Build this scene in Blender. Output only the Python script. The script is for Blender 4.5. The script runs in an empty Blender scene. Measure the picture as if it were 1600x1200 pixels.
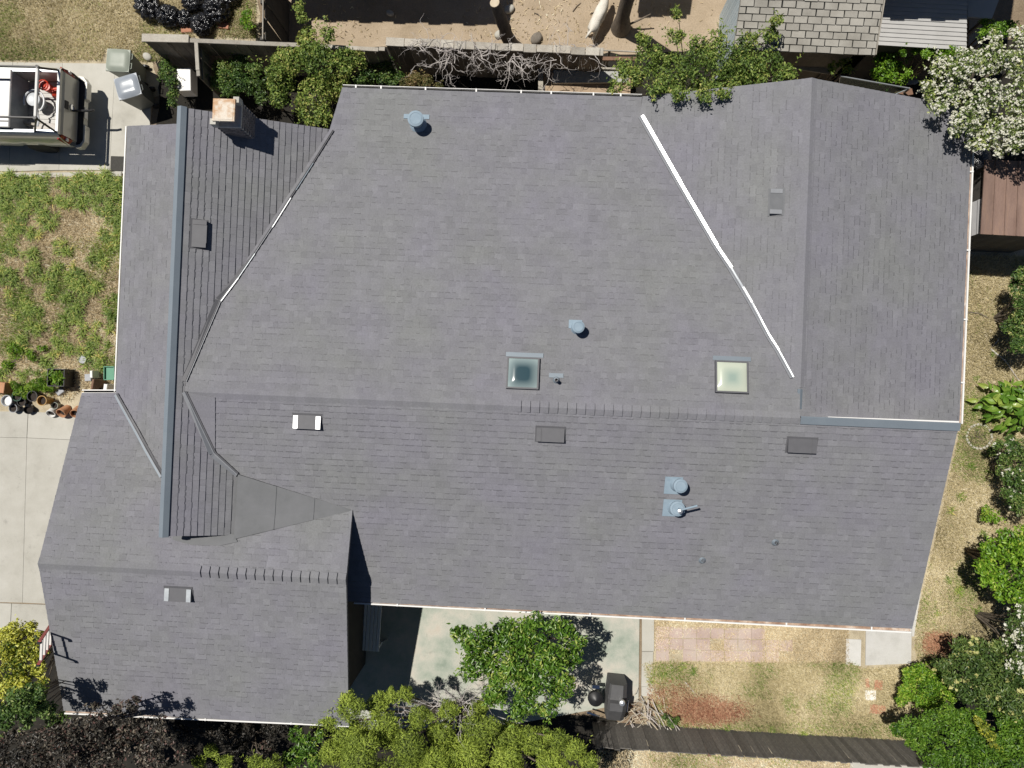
import bpy, math, random
import numpy as np
from mathutils import Vector, Matrix

random.seed(7)
rng = np.random.default_rng(11)
SC = bpy.context.scene
COL = SC.collection

# ------------------------------------------------------------------ camera
FPX, CAMH = 1120.0, 20.0
def _rot(yaw, tx, ty):
    return (Matrix.Rotation(yaw, 3, 'Z') @ Matrix.Rotation(tx, 3, 'X') @ Matrix.Rotation(ty, 3, 'Y'))
CR = _rot(0.0419, 0.0148, 0.0332)
cd = bpy.data.cameras.new('drone_camera')
cam = bpy.data.objects.new('drone_camera', cd); COL.objects.link(cam)
cd.sensor_fit = 'HORIZONTAL'; cd.sensor_width = 36.0; cd.lens = 36.0 * FPX / 1600.0
cd.clip_start = 0.1; cd.clip_end = 2000
cam.matrix_world = Matrix.Translation((0, 0, CAMH)) @ CR.to_4x4()
SC.camera = cam

# ------------------------------------------------------------------ light
SHX, SHY = 0.345, -0.285          # shadow offset per metre of height, in the picture's right / up axes
_s = CR @ Vector((SHX, SHY, 0)); SUNV = Vector((-_s.x, -_s.y, 1.0)).normalized()   # towards the sun
elev = math.asin(SUNV.z); azim = math.atan2(SUNV.x, SUNV.y)
w = bpy.data.worlds.new('World'); SC.world = w; w.use_nodes = True
nt = w.node_tree; nt.nodes.clear()
sky = nt.nodes.new('ShaderNodeTexSky'); sky.sky_type = 'NISHITA'; sky.sun_disc = False
sky.sun_elevation = elev; sky.sun_rotation = azim; sky.air_density = 0.6; sky.dust_density = 0.1; sky.ozone_density = 1.0
bg = nt.nodes.new('ShaderNodeBackground'); bg.inputs['Strength'].default_value = 0.05
wo = nt.nodes.new('ShaderNodeOutputWorld')
nt.links.new(sky.outputs[0], bg.inputs[0]); nt.links.new(bg.outputs[0], wo.inputs[0])
sd = bpy.data.lights.new('sun', 'SUN'); sd.energy = 5.0; sd.angle = math.radians(0.53); sd.color = (1.0, 0.955, 0.88)
so = bpy.data.objects.new('sun', sd); COL.objects.link(so)
so.rotation_euler = SUNV.to_track_quat('Z', 'Y').to_euler(); so.location = SUNV * 60
SC.view_settings.view_transform = 'Standard'; SC.view_settings.look = 'None'
SC.view_settings.exposure = -0.1; SC.view_settings.gamma = 1.0; SC.view_settings.use_curve_mapping = False

# ------------------------------------------------------------------ helpers
def G(u, v, z=0.0):
    """world point of height z seen at photograph pixel u, v"""
    r = CR @ Vector(((u - 800) / FPX, (600 - v) / FPX, -1.0))
    t = (CAMH - z) / -r.z
    return Vector((r.x * t, r.y * t, z))
def S(px, z=0.0): return px * (CAMH - z) / FPX
class Plane:
    def __init__(s, a, b, c):
        a, b, c = Vector(a), Vector(b), Vector(c)
        n = (b - a).cross(c - a); n.normalize()
        if n.z < 0: n = -n
        s.n = n; s.d = n.dot(a)
    def px(s, u, v):
        r = CR @ Vector(((u - 800) / FPX, (600 - v) / FPX, -1.0))
        o = Vector((0, 0, CAMH)); t = (s.d - s.n.dot(o)) / s.n.dot(r)
        return o + r * t
    def z(s, x, y): return (s.d - s.n.x * x - s.n.y * y) / s.n.z
    def at(s, x, y): return Vector((x, y, s.z(x, y)))
    def frame(s):
        dn = Vector((s.n.x, s.n.y, 0)); dn.normalize()
        al = Vector((-dn.y, dn.x, 0))            # along the eave
        up = s.n.cross(al); up.normalize()
        if up.z < 0: up = -up; al = -al
        return al, up, s.n
    def mat(s, p, flip=0):
        al, up, n = s.frame()
        if al.cross(up).dot(n) < 0: al = -al
        m = Matrix((al, up, n)).transposed().to_4x4(); m.translation = p
        return m

class MB:
    def __init__(s): s.v = []; s.f = []; s.t = []; s.sm = []
    def add(s, vs, fs, tone=0.0, M=None, smooth=False):
        o = len(s.v)
        s.v += [tuple(M @ Vector(p)) for p in vs] if M is not None else [tuple(p) for p in vs]
        for f in fs:
            s.f.append(tuple(i + o for i in f)); s.t.append(tone); s.sm.append(smooth)
        return s
    def box(s, c, d, M=None, tone=0.0, top=1.0, rz=0.0):
        x, y, z = d[0] / 2, d[1] / 2, d[2] / 2
        p = [(-x, -y, -z), (x, -y, -z), (x, y, -z), (-x, y, -z), (-x * top, -y * top, z), (x * top, -y * top, z), (x * top, y * top, z), (-x * top, y * top, z)]
        if rz:
            cs, sn = math.cos(rz), math.sin(rz)
            p = [(a * cs - b * sn, a * sn + b * cs, e) for a, b, e in p]
        p = [(a + c[0], b + c[1], e + c[2]) for a, b, e in p]
        return s.add(p, [(0, 3, 2, 1), (4, 5, 6, 7), (0, 1, 5, 4), (1, 2, 6, 5), (2, 3, 7, 6), (3, 0, 4, 7)], tone, M)
    def bbox(s, c, d, b=0.01, M=None, tone=0.0, rz=0.0):
        """box with a bevelled top rim"""
        x, y, z = d[0] / 2, d[1] / 2, d[2] / 2
        p = []
        for (k, zz) in ((0, -z), (0, z - b), (b, z)):
            p += [(-x + k, -y + k, zz), (x - k, -y + k, zz), (x - k, y - k, zz), (-x + k, y - k, zz)]
        if rz:
            cs, sn = math.cos(rz), math.sin(rz)
            p = [(a * cs - q * sn, a * sn + q * cs, e) for a, q, e in p]
        p = [(a + c[0], q + c[1], e + c[2]) for a, q, e in p]
        fs = [(0, 3, 2, 1), (8, 9, 10, 11)]
        for l in (0, 4):
            for i in range(4):
                j = (i + 1) % 4; fs.append((l + i, l + j, l + 4 + j, l + 4 + i))
        return s.add(p, fs, tone, M)
    def prism(s, poly, d, M=None, tone=0.0):
        """3D polygon extruded by the vector d"""
        n = len(poly); d = Vector(d)
        a = [Vector(p) for p in poly]; b = [p + d for p in a]
        fs = [tuple(range(n))[::-1], tuple(range(n, 2 * n))]
        fs += [(i, (i + 1) % n, n + (i + 1) % n, n + i) for i in range(n)]
        return s.add(a + b, fs, tone, M)
    def tube(s, pts, r, n=8, M=None, tone=0.0, cap=True):
        pts = [Vector(p) for p in pts]; k = len(pts)
        rr = r if isinstance(r, (list, tuple)) else [r] * k
        vs = []; ref = None
        for i, p in enumerate(pts):
            t = (pts[min(i + 1, k - 1)] - pts[max(i - 1, 0)]).normalized()
            if ref is None: ref = Vector((0, 0, 1)) if abs(t.z) < 0.9 else Vector((1, 0, 0))
            a = t.cross(ref).normalized(); b = a.cross(t).normalized(); ref = b
            for j in range(n):
                an = 2 * math.pi * j / n
                vs.append(p + (a * math.cos(an) + b * math.sin(an)) * rr[i])
        fs = [(i * n + j, i * n + (j + 1) % n, (i + 1) * n + (j + 1) % n, (i + 1) * n + j) for i in range(k - 1) for j in range(n)]
        if cap: fs += [tuple(range(n))[::-1], tuple(range((k - 1) * n, k * n))]
        return s.add(vs, fs, tone, M, True)
    def lathe(s, prof, n=20, M=None, tone=0.0, c=(0, 0, 0)):
        vs = []; k = len(prof)
        for r, z in prof:
            for j in range(n):
                an = 2 * math.pi * j / n
                vs.append((c[0] + r * math.cos(an), c[1] + r * math.sin(an), c[2] + z))
        fs = [(i * n + j, i * n + (j + 1) % n, (i + 1) * n + (j + 1) % n, (i + 1) * n + j) for i in range(k - 1) for j in range(n)]
        if prof[0][0] > 1e-4: fs.append(tuple(range(n))[::-1])
        if prof[-1][0] > 1e-4: fs.append(tuple(range((k - 1) * n, k * n)))
        return s.add(vs, fs, tone, M, True)
    def mesh(s, name):
        me = bpy.data.meshes.new(name); me.from_pydata(s.v, [], s.f)
        a = me.attributes.new('tone', 'FLOAT', 'FACE'); a.data.foreach_set('value', s.t)
        me.polygons.foreach_set('use_smooth', s.sm)
        if any(s.sm):
            try: me.set_sharp_from_angle(angle=math.radians(40))
            except Exception: pass
        me.update(); return me
    def build(s, name, m, parent=None):
        me = s.mesh(name); me.materials.append(m)
        return link(name, me, parent)
def link(name, me, parent=None, M=None):
    o = bpy.data.objects.new(name, me); COL.objects.link(o)
    if parent is not None: o.parent = parent
    if M is not None: o.matrix_local = M
    return o
def tag(o, label, cat, group=None, kind=None):
    o['label'] = label; o['category'] = cat
    if group: o['group'] = group
    if kind: o['kind'] = kind
    return o
def struct(o): o['kind'] = 'structure'; return o
def stuff(o): o['kind'] = 'stuff'; return o
def thing(name, label, cat, loc=(0, 0, 0), rz=0.0, group=None):
    o = bpy.data.objects.new(name, None); COL.objects.link(o); o.empty_display_size = 0.2
    o.location = loc; o.rotation_euler = (0, 0, rz)
    return tag(o, label, cat, group)
def copy_tree(o, parent=None, loc=None, rz=None, label=None):
    c = o.copy(); COL.objects.link(c); c.parent = parent
    if loc is not None: c.location = loc
    if rz is not None: c.rotation_euler = (0, 0, rz)
    if label: c['label'] = label
    for ch in list(o.children): copy_tree(ch, c)
    return c
def fastmesh(name, V, F, tone, m, parent=None, smooth=False):
    """numpy verts (n,3), faces (m,k), face tone"""
    V = np.asarray(V, np.float32); F = np.asarray(F, np.int32); nf, k = F.shape
    me = bpy.data.meshes.new(name)
    me.vertices.add(len(V)); me.vertices.foreach_set('co', V.ravel())
    me.loops.add(nf * k); me.loops.foreach_set('vertex_index', F.ravel())
    me.polygons.add(nf); me.polygons.foreach_set('loop_start', np.arange(nf, dtype=np.int32) * k)
    if smooth: me.polygons.foreach_set('use_smooth', np.ones(nf, bool))
    a = me.attributes.new('tone', 'FLOAT', 'FACE'); a.data.foreach_set('value', np.asarray(tone, np.float32))
    me.update(calc_edges=True); me.materials.append(m)
    return link(name, me, parent)

# numpy value noise
_perm = rng.random((256, 256))
def vnoise(x, y, oct=3):
    out = 0; amp = 1; tot = 0
    for _ in range(oct):
        xi = np.floor(x).astype(int); yi = np.floor(y).astype(int); fx = x - xi; fy = y - yi
        fx = fx * fx * (3 - 2 * fx); fy = fy * fy * (3 - 2 * fy)
        g = lambda a, b: _perm[a % 256, b % 256]
        out = out + amp * ((g(xi, yi) * (1 - fx) + g(xi + 1, yi) * fx) * (1 - fy) + (g(xi, yi + 1) * (1 - fx) + g(xi + 1, yi + 1) * fx) * fy)
        tot += amp; amp *= .5; x = x * 2.03 + 17; y = y * 2.03 + 31
    return out / tot

# ------------------------------------------------------------------ materials
def _mat(name):
    m = bpy.data.materials.new(name); m.use_nodes = True
    n = m.node_tree; b = n.nodes['Principled BSDF']
    return m, n, b
def _noise(n, scale, detail=4, rough=0.6, vec=None):
    t = n.nodes.new('ShaderNodeTexNoise'); t.inputs['Scale'].default_value = scale
    t.inputs['Detail'].default_value = detail; t.inputs['Roughness'].default_value = rough
    if vec is not None: n.links.new(vec, t.inputs['Vector'])
    return t
def _ramp(n, fac, stops):
    r = n.nodes.new('ShaderNodeValToRGB'); e = r.color_ramp.elements
    while len(e) < len(stops): e.new(0.5)
    for el, (p, c) in zip(e, stops): el.position = p; el.color = (*c, 1)
    n.links.new(fac, r.inputs[0]); return r
def _mix(n, fac, a, b, mode='MIX'):
    x = n.nodes.new('ShaderNodeMix'); x.data_type = 'RGBA'; x.blend_type = mode
    for sock, val in ((x.inputs[0], fac), (x.inputs[6], a), (x.inputs[7], b)):
        if isinstance(val, (int, float)): sock.default_value = val
        elif isinstance(val, tuple): sock.default_value = (*val, 1)
        else: n.links.new(val, sock)
    return x.outputs[2]
def pm(name, c1, c2=None, scale=6.0, rough=0.8, metal=0.0, bump=0.0, bscale=None, spec=0.5, tone=0.0, stops=None, fine=0.0, fscale=90, detail=5, coat=0.0, stretch=None, spots=0.0):
    """two-colour noise material; tone = how far the per-face 'tone' attribute lightens or darkens"""
    m, n, b = _mat(name)
    tc = n.nodes.new('ShaderNodeTexCoord'); vec = tc.outputs['Object']
    if stretch:
        mp = n.nodes.new('ShaderNodeMapping'); mp.inputs['Scale'].default_value = stretch
        n.links.new(vec, mp.inputs[0]); vec = mp.outputs[0]
    b.inputs['Roughness'].default_value = rough; b.inputs['Metallic'].default_value = metal
    b.inputs['Specular IOR Level'].default_value = spec; b.inputs['Coat Weight'].default_value = coat
    t = _noise(n, scale, detail, 0.65, vec)
    if stops is None: stops = [(0.3, c1), (0.7, c2 or c1)]
    col = _ramp(n, t.outputs[0], stops).outputs[0]
    if fine:
        t2 = _noise(n, fscale, 3, 0.7, vec)
        f = _ramp(n, t2.outputs[0], [(0.25, (1 - fine,) * 3), (0.75, (1 + fine,) * 3)]).outputs[0]
        col = _mix(n, 1.0, col, f, 'MULTIPLY')
    if spots:
        t3 = _noise(n, 3.2, 6, 0.75, vec); f3 = _ramp(n, t3.outputs[0], [(0.6, (1, 1, 1)), (0.72, (1 - spots,) * 3)]).outputs[0]
        col = _mix(n, 1.0, col, f3, 'MULTIPLY')
    if tone:
        at = n.nodes.new('ShaderNodeAttribute'); at.attribute_name = 'tone'
        mr = n.nodes.new('ShaderNodeMapRange'); mr.inputs[1].default_value = -1; mr.inputs[2].default_value = 1
        mr.inputs[3].default_value = 1 - tone; mr.inputs[4].default_value = 1 + tone
        n.links.new(at.outputs['Fac'], mr.inputs[0])
        col = _mix(n, 1.0, col, mr.outputs[0], 'MULTIPLY')
    n.links.new(col, b.inputs['Base Color'])
    if bump:
        tb = _noise(n, bscale or scale * 4, 5, 0.7, vec)
        bp = n.nodes.new('ShaderNodeBump'); bp.inputs['Strength'].default_value = bump; bp.inputs['Distance'].default_value = 0.02
        n.links.new(tb.outputs[0], bp.inputs['Height']); n.links.new(bp.outputs[0], b.inputs['Normal'])
    return m
def leafmat(name, stops, trans=0.25, rough=0.5, spec=0.35):
    """leaf colour from the per-leaf 'tone' (0..1)"""
    m, n, b = _mat(name)
    at = n.nodes.new('ShaderNodeAttribute'); at.attribute_name = 'tone'
    r = _ramp(n, at.outputs['Fac'], stops)
    n.links.new(r.outputs[0], b.inputs['Base Color'])
    b.inputs['Roughness'].default_value = rough; b.inputs['Specular IOR Level'].default_value = spec
    tr = n.nodes.new('ShaderNodeBsdfTranslucent'); n.links.new(r.outputs[0], tr.inputs[0])
    mx = n.nodes.new('ShaderNodeMixShader'); mx.inputs[0].default_value = trans
    out = n.nodes['Material Output']
    n.links.new(b.outputs[0], mx.inputs[1]); n.links.new(tr.outputs[0], mx.inputs[2]); n.links.new(mx.outputs[0], out.inputs[0])
    return m
def glassmat(name, tint, refl=0.12, rough=0.05):
    m, n, b = _mat(name)
    tr = n.nodes.new('ShaderNodeBsdfTransparent'); tr.inputs[0].default_value = (*tint, 1)
    gl = n.nodes.new('ShaderNodeBsdfGlossy'); gl.inputs['Roughness'].default_value = rough
    mx = n.nodes.new('ShaderNodeMixShader'); mx.inputs[0].default_value = refl
    n.links.new(tr.outputs[0], mx.inputs[1]); n.links.new(gl.outputs[0], mx.inputs[2])
    n.links.new(mx.outputs[0], n.nodes['Material Output'].inputs[0]); return m

def shinglemat(name, base, var=0.085):
    m, n, b = _mat(name)
    tc = n.nodes.new('ShaderNodeTexCoord'); geo = n.nodes.new('ShaderNodeNewGeometry')
    vec = geo.outputs['Position']
    at = n.nodes.new('ShaderNodeAttribute'); at.attribute_name = 'tone'
    big = _noise(n, 0.55, 3, 0.6, vec)
    c0 = _ramp(n, big.outputs[0], [(0.32, (base[0] * 1.0, base[1] * 1.01, base[2] * 0.95)), (0.68, (base[0] * 1.01, base[1] * 0.985, base[2] * 1.05))]).outputs[0]
    mr = n.nodes.new('ShaderNodeMapRange'); mr.inputs[1].default_value = -3; mr.inputs[2].default_value = 3
    mr.inputs[3].default_value = 1 - 3 * var; mr.inputs[4].default_value = 1 + 3 * var
    n.links.new(at.outputs['Fac'], mr.inputs[0])
    c1 = _mix(n, 1.0, c0, mr.outputs[0], 'MULTIPLY')
    gr = _noise(n, 160, 3, 0.75, vec)
    g2 = _ramp(n, gr.outputs[0], [(0.3, (0.84, 0.84, 0.84)), (0.7, (1.16, 1.16, 1.16))]).outputs[0]
    c2 = _mix(n, 1.0, c1, g2, 'MULTIPLY')
    st = _noise(n, 1.6, 5, 0.7, vec)
    s2 = _ramp(n, st.outputs[0], [(0.35, (0.95, 0.95, 0.95)), (0.65, (1.05, 1.05, 1.05))]).outputs[0]
    c3 = _mix(n, 1.0, c2, s2, 'MULTIPLY')
    md = _noise(n, 26, 2, 0.7, vec); m2 = _ramp(n, md.outputs[0], [(0.32, (0.925, 0.925, 0.925)), (0.68, (1.075, 1.075, 1.075))]).outputs[0]
    c3 = _mix(n, 1.0, c3, m2, 'MULTIPLY')
    n.links.new(c3, b.inputs['Base Color']); b.inputs['Roughness'].default_value = 0.92; b.inputs['Specular IOR Level'].default_value = 0.25
    bp = n.nodes.new('ShaderNodeBump'); bp.inputs['Strength'].default_value = 0.25; bp.inputs['Distance'].default_value = 0.004
    n.links.new(gr.outputs[0], bp.inputs['Height']); n.links.new(bp.outputs[0], b.inputs['Normal'])
    return m

M = {}
M['shingle'] = shinglemat('roof_shingle', (0.198, 0.2, 0.216))
M['membrane'] = pm('roll_roofing', None, None, 2.2, 0.85, stops=[(.25, (0.128, 0.133, 0.138)), (.5, (0.152, 0.156, 0.163)), (.75, (0.17, 0.173, 0.182))], fine=0.12, fscale=200, bump=0.1, bscale=9, detail=9)
M['metal'] = pm('galvanised_metal', (0.42, 0.45, 0.48), (0.55, 0.58, 0.6), 5, 0.42, 0.85, bump=0.03, bscale=8)
M['shiny'] = pm('bright_galvanised_metal', (0.68, 0.7, 0.72), (0.8, 0.81, 0.82), 3, 0.4, 0.85, bump=0.16, bscale=2.2)
M['bluemetal'] = pm('sky_tinted_metal', (0.175, 0.21, 0.245), (0.205, 0.24, 0.275), 2, 0.55, 0.2, fine=0.1)  # the sky's blue-grey reflection is put into the base colour
M['ventmetal'] = pm('painted_vent_metal', (0.235, 0.31, 0.375), (0.28, 0.355, 0.42), 9, 0.75, 0.0, spec=.2)
M['wingvent'] = pm('dull_grey_metal', (.15, .155, .165), (.18, .185, .195), 5, .8, spec=.15)
M['greyvent'] = pm('grey_vent_metal', (0.24, 0.25, 0.27), (0.28, 0.29, 0.31), 5, 0.55, 0.2)
M['ventgrey'] = pm('charcoal_vent_metal', (0.1, 0.1, 0.11), (0.12, 0.12, 0.13), 5, 0.6, 0.1)
M['black'] = pm('black_plastic', (0.012, 0.012, 0.014), (0.02, 0.02, 0.022), 8, 0.45)
M['dark'] = pm('dark_void', (0.01, 0.01, 0.01), None, 4, 0.9)
M['white'] = pm('white_paint', (0.76, 0.75, 0.72), (0.82, 0.81, 0.79), 5, 0.5)
M['gutter_rust'] = pm('gutter_rusty_paint', None, None, 3, 0.75, stops=[(0.35, (0.2, 0.11, 0.07)), (0.55, (0.42, 0.3, 0.22)), (0.7, (0.62, 0.56, 0.5))])
M['gutter_dark'] = pm('gutter_debris', (0.02, 0.018, 0.016), (0.05, 0.04, 0.035), 12, 0.95)
M['stucco'] = pm('beige_stucco', (0.42, 0.38, 0.31), (0.48, 0.44, 0.37), 3, 0.9, bump=0.2, bscale=60)
M['concrete'] = pm('concrete', None, None, 1.3, 0.88, stops=[(0.25, (0.37, 0.355, 0.31)), (0.45, (0.455, 0.44, 0.39)), (0.6, (0.49, 0.475, 0.425)), (0.8, (0.54, 0.525, 0.48))], fine=0.08, fscale=60, tone=0.06, bump=0.05, bscale=40, detail=8, spots=0.22)
M['concrete_white'] = pm('pale_concrete', None, None, 2.5, 0.88, stops=[(0.25, (0.47, 0.46, 0.43)), (0.5, (0.56, 0.55, 0.52)), (0.75, (0.6, 0.59, 0.57))], fine=0.1, fscale=50, tone=0.06, detail=8)
M['patio'] = pm('green_stained_concrete', None, None, 1.1, 0.85, stops=[(0.26, (0.21, 0.26, 0.21)), (0.4, (0.34, 0.375, 0.315)), (0.5, (0.42, 0.43, 0.37)), (0.6, (0.50, 0.475, 0.41)), (0.72, (0.49, 0.42, 0.345)), (0.82, (0.31, 0.345, 0.28))], fine=0.12, fscale=35, detail=9, bump=0.05, spots=0.25)
M['soil'] = pm('bare_soil', None, None, 1.6, 0.95, stops=[(0.25, (0.16, 0.115, 0.075)), (0.5, (0.235, 0.18, 0.12)), (0.75, (0.31, 0.245, 0.17))], fine=0.3, fscale=28, bump=0.6, bscale=18, detail=9)
M['shadesoil'] = pm('shade_darkened_soil', None, None, 3.0, 0.95, stops=[(0.3, (0.010, 0.009, 0.007)), (0.56, (0.02, 0.017, 0.012)), (0.78, (0.045, 0.037, 0.025))], fine=0.4, fscale=30, bump=0.7, bscale=20, detail=9)  # near-black ground colour stands in for deep shade
M['shadewall'] = pm('shade_darkened_wall', (0.025, 0.024, 0.022), (0.035, 0.033, 0.03), 3, 0.9)  # wall colour darkened to stand for the shade on the garage gable
M['dust'] = pm('dusty_yard_soil', None, None, 0.9, 0.95, stops=[(0.3, (0.30, 0.235, 0.16)), (0.5, (0.385, 0.305, 0.215)), (0.72, (0.45, 0.365, 0.27))], fine=0.2, fscale=26, bump=0.5, bscale=12, detail=9)
M['strawsoil'] = pm('straw_covered_soil', None, None, 1.8, 0.95, stops=[(0.25, (0.27, 0.22, 0.145)), (0.45, (0.40, 0.34, 0.235)), (0.6, (0.5, 0.435, 0.31)), (0.8, (0.56, 0.5, 0.375))], fine=0.3, fscale=40, bump=0.5, bscale=30, detail=9)
M['brick'] = pm('faded_pink_paver', None, None, 1.6, 0.9, stops=[(.3, (0.41, 0.305, 0.265)), (.5, (0.5, 0.395, 0.35)), (.7, (0.53, 0.45, 0.385))], fine=0.15, fscale=50, tone=0.06, detail=8)
M['redbrick'] = pm('red_brick', (0.36, 0.15, 0.09), (0.48, 0.25, 0.16), 6, 0.9, fine=0.15, tone=0.15)
M['chimneybrick'] = pm('chimney_brick', (0.17, 0.15, 0.14), (0.24, 0.21, 0.2), 6, 0.9, fine=0.2, tone=0.2)
M['mortar'] = pm('mortar', (0.42, 0.4, 0.37), (0.5, 0.48, 0.45), 8, 0.95)
M['rust'] = pm('rusty_plate', None, None, 3.0, 0.7, stops=[(0.3, (0.4, 0.19, 0.09)), (0.45, (0.52, 0.33, 0.19)), (0.55, (0.66, 0.58, 0.48)), (0.75, (0.7, 0.66, 0.58))], fine=0.1, fscale=30, detail=8)
M['rustroof'] = pm('brown_rusted_sheet', None, None, 1.4, 0.8, stops=[(0.3, (0.16, 0.1, 0.078)), (0.55, (0.22, 0.145, 0.115)), (0.75, (0.28, 0.175, 0.12))], fine=0.14, fscale=25, tone=0.12, detail=8, stretch=(3, 0.6, 1))
M['oldwood'] = pm('weathered_grey_wood', None, None, 3.0, 0.9, stops=[(0.25, (0.12, 0.1, 0.08)), (0.5, (0.2, 0.175, 0.145)), (0.8, (0.29, 0.26, 0.225))], fine=0.25, fscale=40, tone=0.3, stretch=(1, 1, .3), detail=7)
M['capwood'] = pm('bleached_wood', None, None, 3.0, 0.9, stops=[(0.25, (0.27, 0.24, 0.2)), (0.5, (0.38, 0.35, 0.3)), (0.8, (0.46, 0.44, 0.39))], fine=0.22, fscale=40, tone=0.22, detail=7)
M['brownwood'] = pm('brown_wood', (0.16, 0.09, 0.06), (0.24, 0.14, 0.09), 4, 0.85, fine=0.2, tone=0.2)
M['bark'] = pm('bark', (0.1, 0.08, 0.06), (0.2, 0.165, 0.13), 6, 0.95, fine=0.3, fscale=40, bump=0.6, bscale=20, stretch=(1, 1, .3))
M['twig'] = pm('bleached_twig', (0.42, 0.38, 0.36), (0.6, 0.56, 0.53), 9, 0.9)
M['cutwood'] = pm('cut_wood', (0.5, 0.42, 0.3), (0.6, 0.52, 0.4), 8, 0.85)
M['shedshingle'] = pm('old_tan_shingle', None, None, 2.0, 0.95, stops=[(0.3, (0.27, 0.255, 0.225)), (0.55, (0.345, 0.33, 0.295)), (0.8, (0.38, 0.365, 0.33))], fine=0.16, fscale=60, tone=0.12)
M['greyroof'] = pm('grey_roll_roof', (0.4, 0.395, 0.385), (0.46, 0.455, 0.445), 1.6, 0.85, fine=0.07, tone=0.03)
M['paleblue'] = pm('pale_blue_paint', (0.47, 0.56, 0.6), (0.54, 0.62, 0.66), 3, 0.7, fine=0.06, tone=0.1)
M['whiteboard'] = pm('white_clapboard', (0.6, 0.6, 0.62), (0.7, 0.7, 0.71), 3, 0.7, tone=0.05)
M['fencegrey'] = pm('weathered_dark_plank', None, None, 3.0, 0.9, stops=[(0.25, (0.10, 0.094, 0.085)), (0.5, (0.17, 0.158, 0.142)), (0.8, (0.27, 0.255, 0.23))], fine=0.35, fscale=30, tone=0.2, stretch=(1, 1, .3), detail=7)
M['darkboard'] = pm('dark_board', (0.06, 0.055, 0.05), (0.1, 0.095, 0.085), 3, 0.9, tone=0.2)
# ------------------------------------------------------------------ ground
def sheet(name, px, z, m, n=0, jitter=0.0, parent=None):
    """flat irregular sheet; the outline is subdivided and roughened"""
    P = [G(u, v, z) for u, v in px]
    out = []
    for i, p in enumerate(P):
        q = P[(i + 1) % len(P)]
        k = max(1, int((q - p).length / 0.25)) if jitter else 1
        for j in range(k):
            c = p.lerp(q, j / k)
            if jitter: c = c + Vector((random.uniform(-jitter, jitter), random.uniform(-jitter, jitter), 0))
            out.append(c)
    b = MB(); b.add(out, [tuple(range(len(out)))])
    if (P[1] - P[0]).cross(P[2] - P[1]).z < 0: b.f = [f[::-1] for f in b.f]
    return b.build(name, m, parent)

b = MB(); b.add([(-250, -250, -0.004), (250, -250, -0.004), (250, 250, -0.004), (-250, 250, -0.004)], [(0, 1, 2, 3)])
struct(b.build('ground', M['soil']))
struct(sheet('upper_lawn', [(-160, -160), (402, -160), (405, 66), (230, 60), (255, 150), (200, 150), (165, 110), (-160, 110)], 0.0, M['strawsoil'], jitter=.05))
struct(sheet('front_lawn', [(-160, 262), (215, 262), (215, 655), (-160, 655)], 0.0, M['strawsoil']))
struct(sheet('dirt_yard', [(414, -150), (1160, -150), (1160, 120), (414, 90)], 0.0, M['dust']))
struct(sheet('back_lawn', [(1003, 930), (1450, 930), (1450, 1165), (1003, 1150)], 0.0, M['strawsoil']))
struct(sheet('side_yard', [(1400, 390), (1720, 390), (1720, 1060), (1380, 1060)], 0.0045, M['strawsoil']))
struct(sheet('verge', [(880, 1140), (1420, 1160), (1420, 1320), (880, 1320)], 0.0045, M['strawsoil']))

struct(sheet('shade_sheet', [(-160, 975), (70, 975), (200, 1090), (540, 1100), (700, 1090), (960, 1125), (1000, 1150), (960, 1330), (-160, 1330)], 0.0085, M['shadesoil'], jitter=.05))  # dark sheets paint the shade under trees, shrubs and beside the garage
struct(sheet('shade_sheet', [(232, 66), (1010, 84), (1200, 70), (1400, 80), (1400, 200), (1000, 180), (500, 230), (245, 200), (250, 120)], 0.0085, M['shadesoil'], jitter=.04))
struct(sheet('shade_sheet', [(1480, 1010), (1560, 940), (1700, 930), (1700, 1330), (1440, 1330), (1390, 1130)], 0.0125, M['shadesoil'], jitter=.05))
struct(sheet('shade_sheet', [(1420, 60), (1700, 60), (1700, 262), (1500, 262), (1420, 150)], 0.0085, M['shadesoil'], jitter=.05))
def slabs(root_name, quads, top, m, gap=0.008, kind='concrete_slab', th=0.08):
    root = MB()
    allp = [p for q in quads for p in q]
    P = [G(u, v, 0) for u, v in allp]
    x0, x1 = min(p.x for p in P) + .05, max(p.x for p in P) - .05; y0, y1 = min(p.y for p in P) + .05, max(p.y for p in P) - .05
    bed = bpy.data.objects.new(root_name, None); COL.objects.link(bed); bed.empty_display_size = .2
    struct(bed)
    for q in quads:
        pts = [G(u, v, top) for u, v in q]; c = sum(pts, Vector()) / len(pts)
        pts = [p + (c - p).normalized() * gap for p in pts]
        if (pts[1] - pts[0]).cross(pts[2] - pts[1]).z < 0: pts = pts[::-1]
        base = [p - Vector((0, 0, th)) for p in pts]
        b = MB(); b.prism(base, (0, 0, th), tone=random.uniform(-1, 1)); b.build(kind, m, bed)
    return bed

slabs('upper_driveway', [[(-150, 96), (20, 97), (14, 268), (-150, 266)], [(20, 97), (98, 98), (92, 266), (14, 268)], [(98, 98), (180, 99), (171, 266), (92, 266)],
      [(180, 99), (205, 120), (236, 165), (232, 240), (205, 275), (171, 266)]], 0.03, M['concrete'])
slabs('driveway_edging', [[(-150, 268), (60, 270), (60, 277), (-150, 275)], [(60, 270), (190, 268), (190, 275), (60, 277)]], 0.05, M['concrete'], kind='kerb_stone')
slabs('lower_driveway', [[(-150, 642), (44, 643), (42, 684), (-150, 680)], [(44, 643), (175, 650), (175, 690), (42, 684)],
      [(-150, 680), (42, 684), (35, 942), (-150, 938)], [(42, 684), (175, 690), (160, 948), (35, 942)],
      [(-150, 938), (18, 943), (16, 985), (-150, 985)], [(18, 943), (160, 948), (150, 990), (16, 985)]], 0.03, M['concrete'])
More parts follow.
